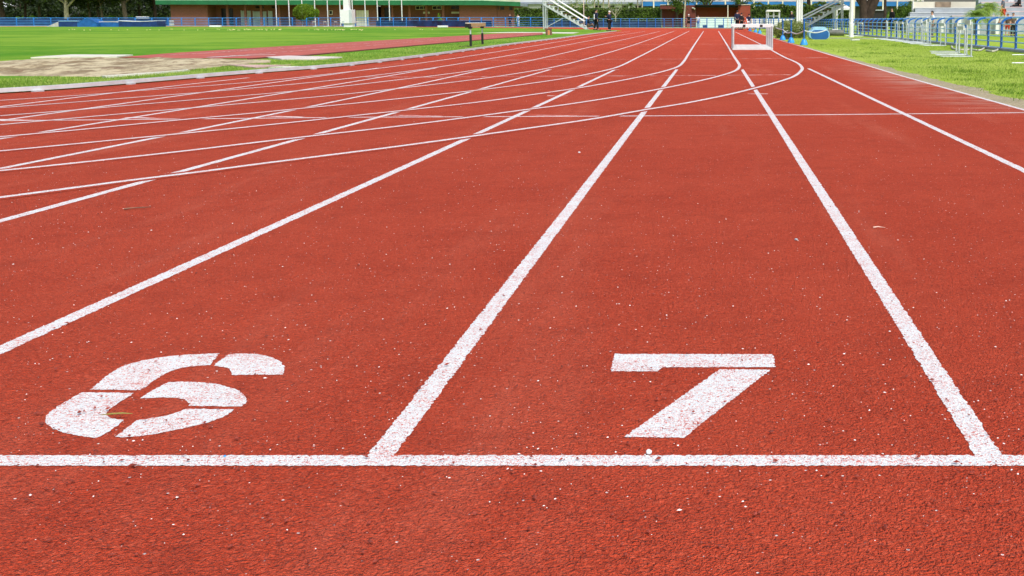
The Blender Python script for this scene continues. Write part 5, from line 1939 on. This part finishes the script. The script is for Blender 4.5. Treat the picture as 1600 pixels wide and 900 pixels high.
person('right one of two people low behind the near railing at right', (TX(1579.5, Yq_ + 1), Yq_ + 1, 0), HH(20, Yq_ + 1), R(190), C_BROWN, C_BLACK, H_DARK, 'stand', sleeves=False)
person('person in black sitting high on the bench terrace at the right edge', (TX(1588, 74.4), 74.4, HH(10.6, 73.8) - 0.42), 1.75, R(80), C_BLACK, C_BLACK, H_DARK, 'sitlow')
person('person seated on the bench terrace left of the one in black', (TX(1577, 74.8), 74.8, HH(10.6, 73.8) - 0.42), 1.7, R(170), C_WHITE, C_BLACK, H_DARK, 'sit')

# ------------------------------------------------------------------ small things on the near track
def pebble(name, label, px, py, r_, m, sq=0.7):
    q = G(px, py, 0.005)
    bm = bmesh.new()
    bmesh.ops.create_icosphere(bm, subdivisions=3, radius=r_)
    for v in bm.verts:
        v.co += v.co.normalized() * r_ * 0.18 * mnoise.noise(v.co / r_ * 1.3 + Vector((px, 0, 0)))
        v.co.z *= sq
    me = bpy.data.meshes.new(name)
    bm.to_mesh(me)
    bm.free()
    for p in me.polygons:
        p.use_smooth = True
    me.materials.append(m)
    o = bpy.data.objects.new(name, me)
    COL.objects.link(o)
    o.location = q + Vector((0, 0, r_ * sq * 0.9))
    tag(o, label, 'pebble')
pebble('pebble', 'white pebble lying between the figure 7 and the start line', 1014, 706, 0.0058, M_WHITE, 0.95)
pebble('pebble', 'white pebble left of the lane line in the middle distance', 905, 238, 0.008, M_WHITE)
pebble('pebble', 'small blue grey pebble right of centre in the near lane', 1244, 373.5, 0.007, M_CONCB, 0.6)
pebble('pebble', 'tiny blue grain touching the start line under the figure 6', 351, 710, 0.0028, M_CYAN)
q = G(205, 326, 0.006)
tag(MB().tube([q + Vector((-0.03, -0.004, 0.004)), q + Vector((0.0, 0.0, 0.008)), q + Vector((0.03, 0.02, 0.007)), q + Vector((0.065, 0.05, 0.005))], [0.005, 0.0035, 0.003, 0.0015], 6).build('twig', M_BROWN, smooth=True), 'small curved brown twig on the track left of centre', 'twig')
q = G(181, 647, 0.012)
tag(MB().tube([q + Vector((-0.035, 0.004, 0.002)), q + Vector((-0.01, 0.0, 0.006)), q + Vector((0.012, 0.004, 0.006)), q + Vector((0.032, 0.009, 0.003))], [0.0006, 0.002, 0.0018, 0.0005], 6).build('grass_clipping', mat('yellow_green_clipping', (0.24, 0.20, 0.04), 0.6, 0.2, 40), smooth=True), 'dry yellow green grass clipping lying inside the figure 6', 'clipping')
q = G(1372, 354.5, 0.006)
tag(MB().tube([q + Vector((-0.02, 0, 0.003)), q + Vector((0.0, 0.002, 0.006)), q + Vector((0.03, -0.004, 0.003))], [0.004, 0.0025, 0.001], 6).build('straw', mat('pale_straw', (0.62, 0.42, 0.34), 0.7, 0.2, 40), smooth=True), 'pale piece of straw on the track right of the long white line', 'straw')

# loose granules and crumbs scattered over the near track
def crumbs(name, n, m, smin, smax, yr, seed, pw=1.0):
    rng = np.random.default_rng(seed)
    u = rng.uniform(0, 1, n) ** pw
    Yv = 1.0 / (1 / yr[0] + (1 / yr[1] - 1 / yr[0]) * u)
    px = rng.uniform(-20, 1620, n)
    X = (px - CX) / FPX * Yv
    s_ = rng.uniform(smin, smax, n) * (0.5 + rng.uniform(0, 1, n) ** 3)
    base = np.array([[1, 0, 0], [-1, 0, 0], [0, 1, 0], [0, -1, 0], [0, 0, 1], [0, 0, -0.6]], float)
    F = np.array([[0, 2, 4], [2, 1, 4], [1, 3, 4], [3, 0, 4], [2, 0, 5], [1, 2, 5], [3, 1, 5], [0, 3, 5]])
    ang = rng.uniform(0, 6.28, n)
    V = np.zeros((n, 6, 3))
    sx = s_ * rng.uniform(0.7, 1.8, n)
    for i in range(6):
        bx1 = base[i, 0] * sx
        by1 = base[i, 1] * s_ * 0.8
        V[:, i, 0] = X + bx1 * np.cos(ang) - by1 * np.sin(ang)
        V[:, i, 1] = Yv + bx1 * np.sin(ang) + by1 * np.cos(ang)
        V[:, i, 2] = 0.009 + s_ * 0.4 + base[i, 2] * s_ * 0.7
    T = (F[None] + (np.arange(n) * 6)[:, None, None]).reshape(-1, 3)
    me = bpy.data.meshes.new(name)
    me.from_pydata(V.reshape(-1, 3).tolist(), [], T.tolist())
    me.materials.append(m)
    o = bpy.data.objects.new(name, me)
    COL.objects.link(o)
    o['kind'] = 'stuff'
    return o
o = crumbs('white_grit', 3200, mat('white_grit_stone', (0.82, 0.80, 0.78), 0.7, 0.1, 30), 0.0009, 0.0023, (1.7, 17), 3, 0.50)
tag(o, 'loose white grit scattered over the near red track', 'grit')
o = crumbs('rubber_crumbs', 2000, mat('dark_rubber_crumb', (0.22, 0.035, 0.02), 0.8, 0.4, 50), 0.0018, 0.0042, (1.7, 6), 5)
tag(o, 'loose dark red rubber crumbs on the near track', 'crumbs')


# ------------------------------------------------------------------ grass blades
def blades(name, n, sampler, h0, w0, m, label):
    P = sampler(n)
    n = len(P)
    h_ = h0 * np.random.uniform(0.4, 1.3, n)
    a_ = np.random.uniform(0, 2 * math.pi, n)
    ln = np.random.normal(0, 0.55, (n, 2)) * h_[:, None]
    dx_ = np.cos(a_) * w0
    dy_ = np.sin(a_) * w0
    V = np.zeros((n, 3, 3))
    V[:, 0] = P + np.stack([dx_, dy_, np.zeros(n)], 1)
    V[:, 1] = P - np.stack([dx_, dy_, np.zeros(n)], 1)
    V[:, 2] = P + np.stack([ln[:, 0], ln[:, 1], h_], 1)
    me = bpy.data.meshes.new(name)
    me.vertices.add(n * 3)
    me.vertices.foreach_set('co', V.reshape(-1))
    me.loops.add(n * 3)
    me.loops.foreach_set('vertex_index', np.arange(n * 3, dtype=np.int32))
    me.polygons.add(n)
    me.polygons.foreach_set('loop_start', np.arange(0, n * 3, 3, dtype=np.int32))
    me.update(calc_edges=True)
    me.materials.append(m)
    o = bpy.data.objects.new(name, me)
    COL.objects.link(o)
    o['kind'] = 'stuff'
    tag(o, label, 'grass')
    return o


ew = sorted([(q[1], q[0]) for q in edge_w])


def right_s(n):
    Yv = 1 / np.random.uniform(1 / 75, 1 / 9.0, n)
    Xb = np.interp(Yv, [a for a, b in ew], [b for a, b in ew]) + 0.28
    X = Xb + np.random.uniform(0, 1, n) ** 0.9 * (9.5 - Xb)
    # ragged inner border and tuft clumping
    keep = np.array([mnoise.noise(Vector((x * 1.3, y * 0.8, 0))) * 0.9 + mnoise.noise(Vector((x * 5, y * 4, 3))) * 0.5 + min(1.0, (x - xb) * 2.2) > random.uniform(-0.45, 0.65) for x, y, xb in zip(X, Yv, Xb)])
    X, Yv = X[keep], Yv[keep]
    return np.stack([X, Yv, np.full(len(X), 0.0)], 1)


blades('grass_blades', 120000, right_s, 0.030, 0.0045, BLADE, 'short mown grass between the outer track edge and the right railing')
kpx = np.array([(p.x, p.y) for p in kp])


def left_s(n):
    Yv = 1 / np.random.uniform(1 / 60, 1 / 12.5, n)
    o_ = np.argsort(kpx[:, 1])
    Xb = np.interp(Yv, kpx[o_, 1], kpx[o_, 0]) - 0.05
    X = Xb - np.random.uniform(0, 1, n) ** 1.6 * 2.6
    sp = [Vector(p) for p in gp([(-260, 107), (0, 96.5), (123, 90.5), (389, 93), (425, 94), (425, 99), (354, 104), (240, 116.5), (158, 122), (0, 120.5), (-260, 118)])]
    rn = [Vector(p) for p in gp(run)]

    def ins(poly, x, y):
        c_ = False
        for i in range(len(poly)):
            a, b = poly[i], poly[i - 1]
            if (a.y > y) != (b.y > y) and x < (b.x - a.x) * (y - a.y) / (b.y - a.y) + a.x:
                c_ = not c_
        return c_
    keep = np.array([not ins(sp, x, y) and not ins(rn, x, y) for x, y in zip(X, Yv)])
    X, Yv = X[keep], Yv[keep]
    return np.stack([X, Yv, np.full(len(X), 0.01)], 1)


blades('grass_blades', 45000, left_s, 0.035, 0.005, BLADE, 'short grass between the metal kerb and the sand pit')


def tufts(name, spots, label, m, h0=0.05, per=60, rad=0.13):
    P = []
    for (x, y, k) in spots:
        a_ = np.random.normal(0, rad * k, (int(per * k), 2))
        P.append(np.stack([x + a_[:, 0], y + a_[:, 1] * 1.3, np.zeros(len(a_))], 1))
    P = np.concatenate(P)
    blades(name, len(P), lambda n: P, h0, 0.006, m, label)


rs_ = np.random.RandomState(11)
BLADE_D = leaf_mat('dark_grass_blades', (0.08, 0.18, 0.008), (0.22, 0.38, 0.03), 0.3)
sp1 = []
for k in range(110):
    y = 1 / rs_.uniform(1 / 45, 1 / 9.5)
    xb = np.interp(y, [a for a, b in ew], [b for a, b in ew])
    sp1.append((xb + 0.45 + rs_.uniform(0, 1) * (7.9 - xb), y, rs_.uniform(0.5, 1.6)))
tufts('grass_tufts', sp1, 'darker tufts standing up in the grass right of the track', BLADE_D)
sp2 = [(-9.2 - rs_.uniform(0, 1.2), 12.5 + rs_.uniform(0, 3.0), rs_.uniform(0.6, 1.8)) for k in range(60)]
tufts('grass_tufts', sp2, 'darker tufts in the grass left of the kerb near the sand pit', BLADE_D)


# daisies dotted over the far lawn
rs2 = np.random.RandomState(4)
m1 = MB()
for k in range(90):
    px = rs2.choice([rs2.uniform(355, 440), rs2.uniform(490, 570), rs2.uniform(60, 700)])
    q = G(px, rs2.normal(47.2, 0.5))
    m1.lathe([(0.01, 0.02), (0.07, 0.05), (0.05, 0.075), (0.01, 0.08)], q.x, q.y, 6)
o = m1.build('daisies', mat('pale_daisy_petals', (0.62, 0.60, 0.25), 0.8, 0.1, 5))
o['kind'] = 'stuff'
tag(o, 'pale daisies dotted over the far infield lawn', 'flowers')
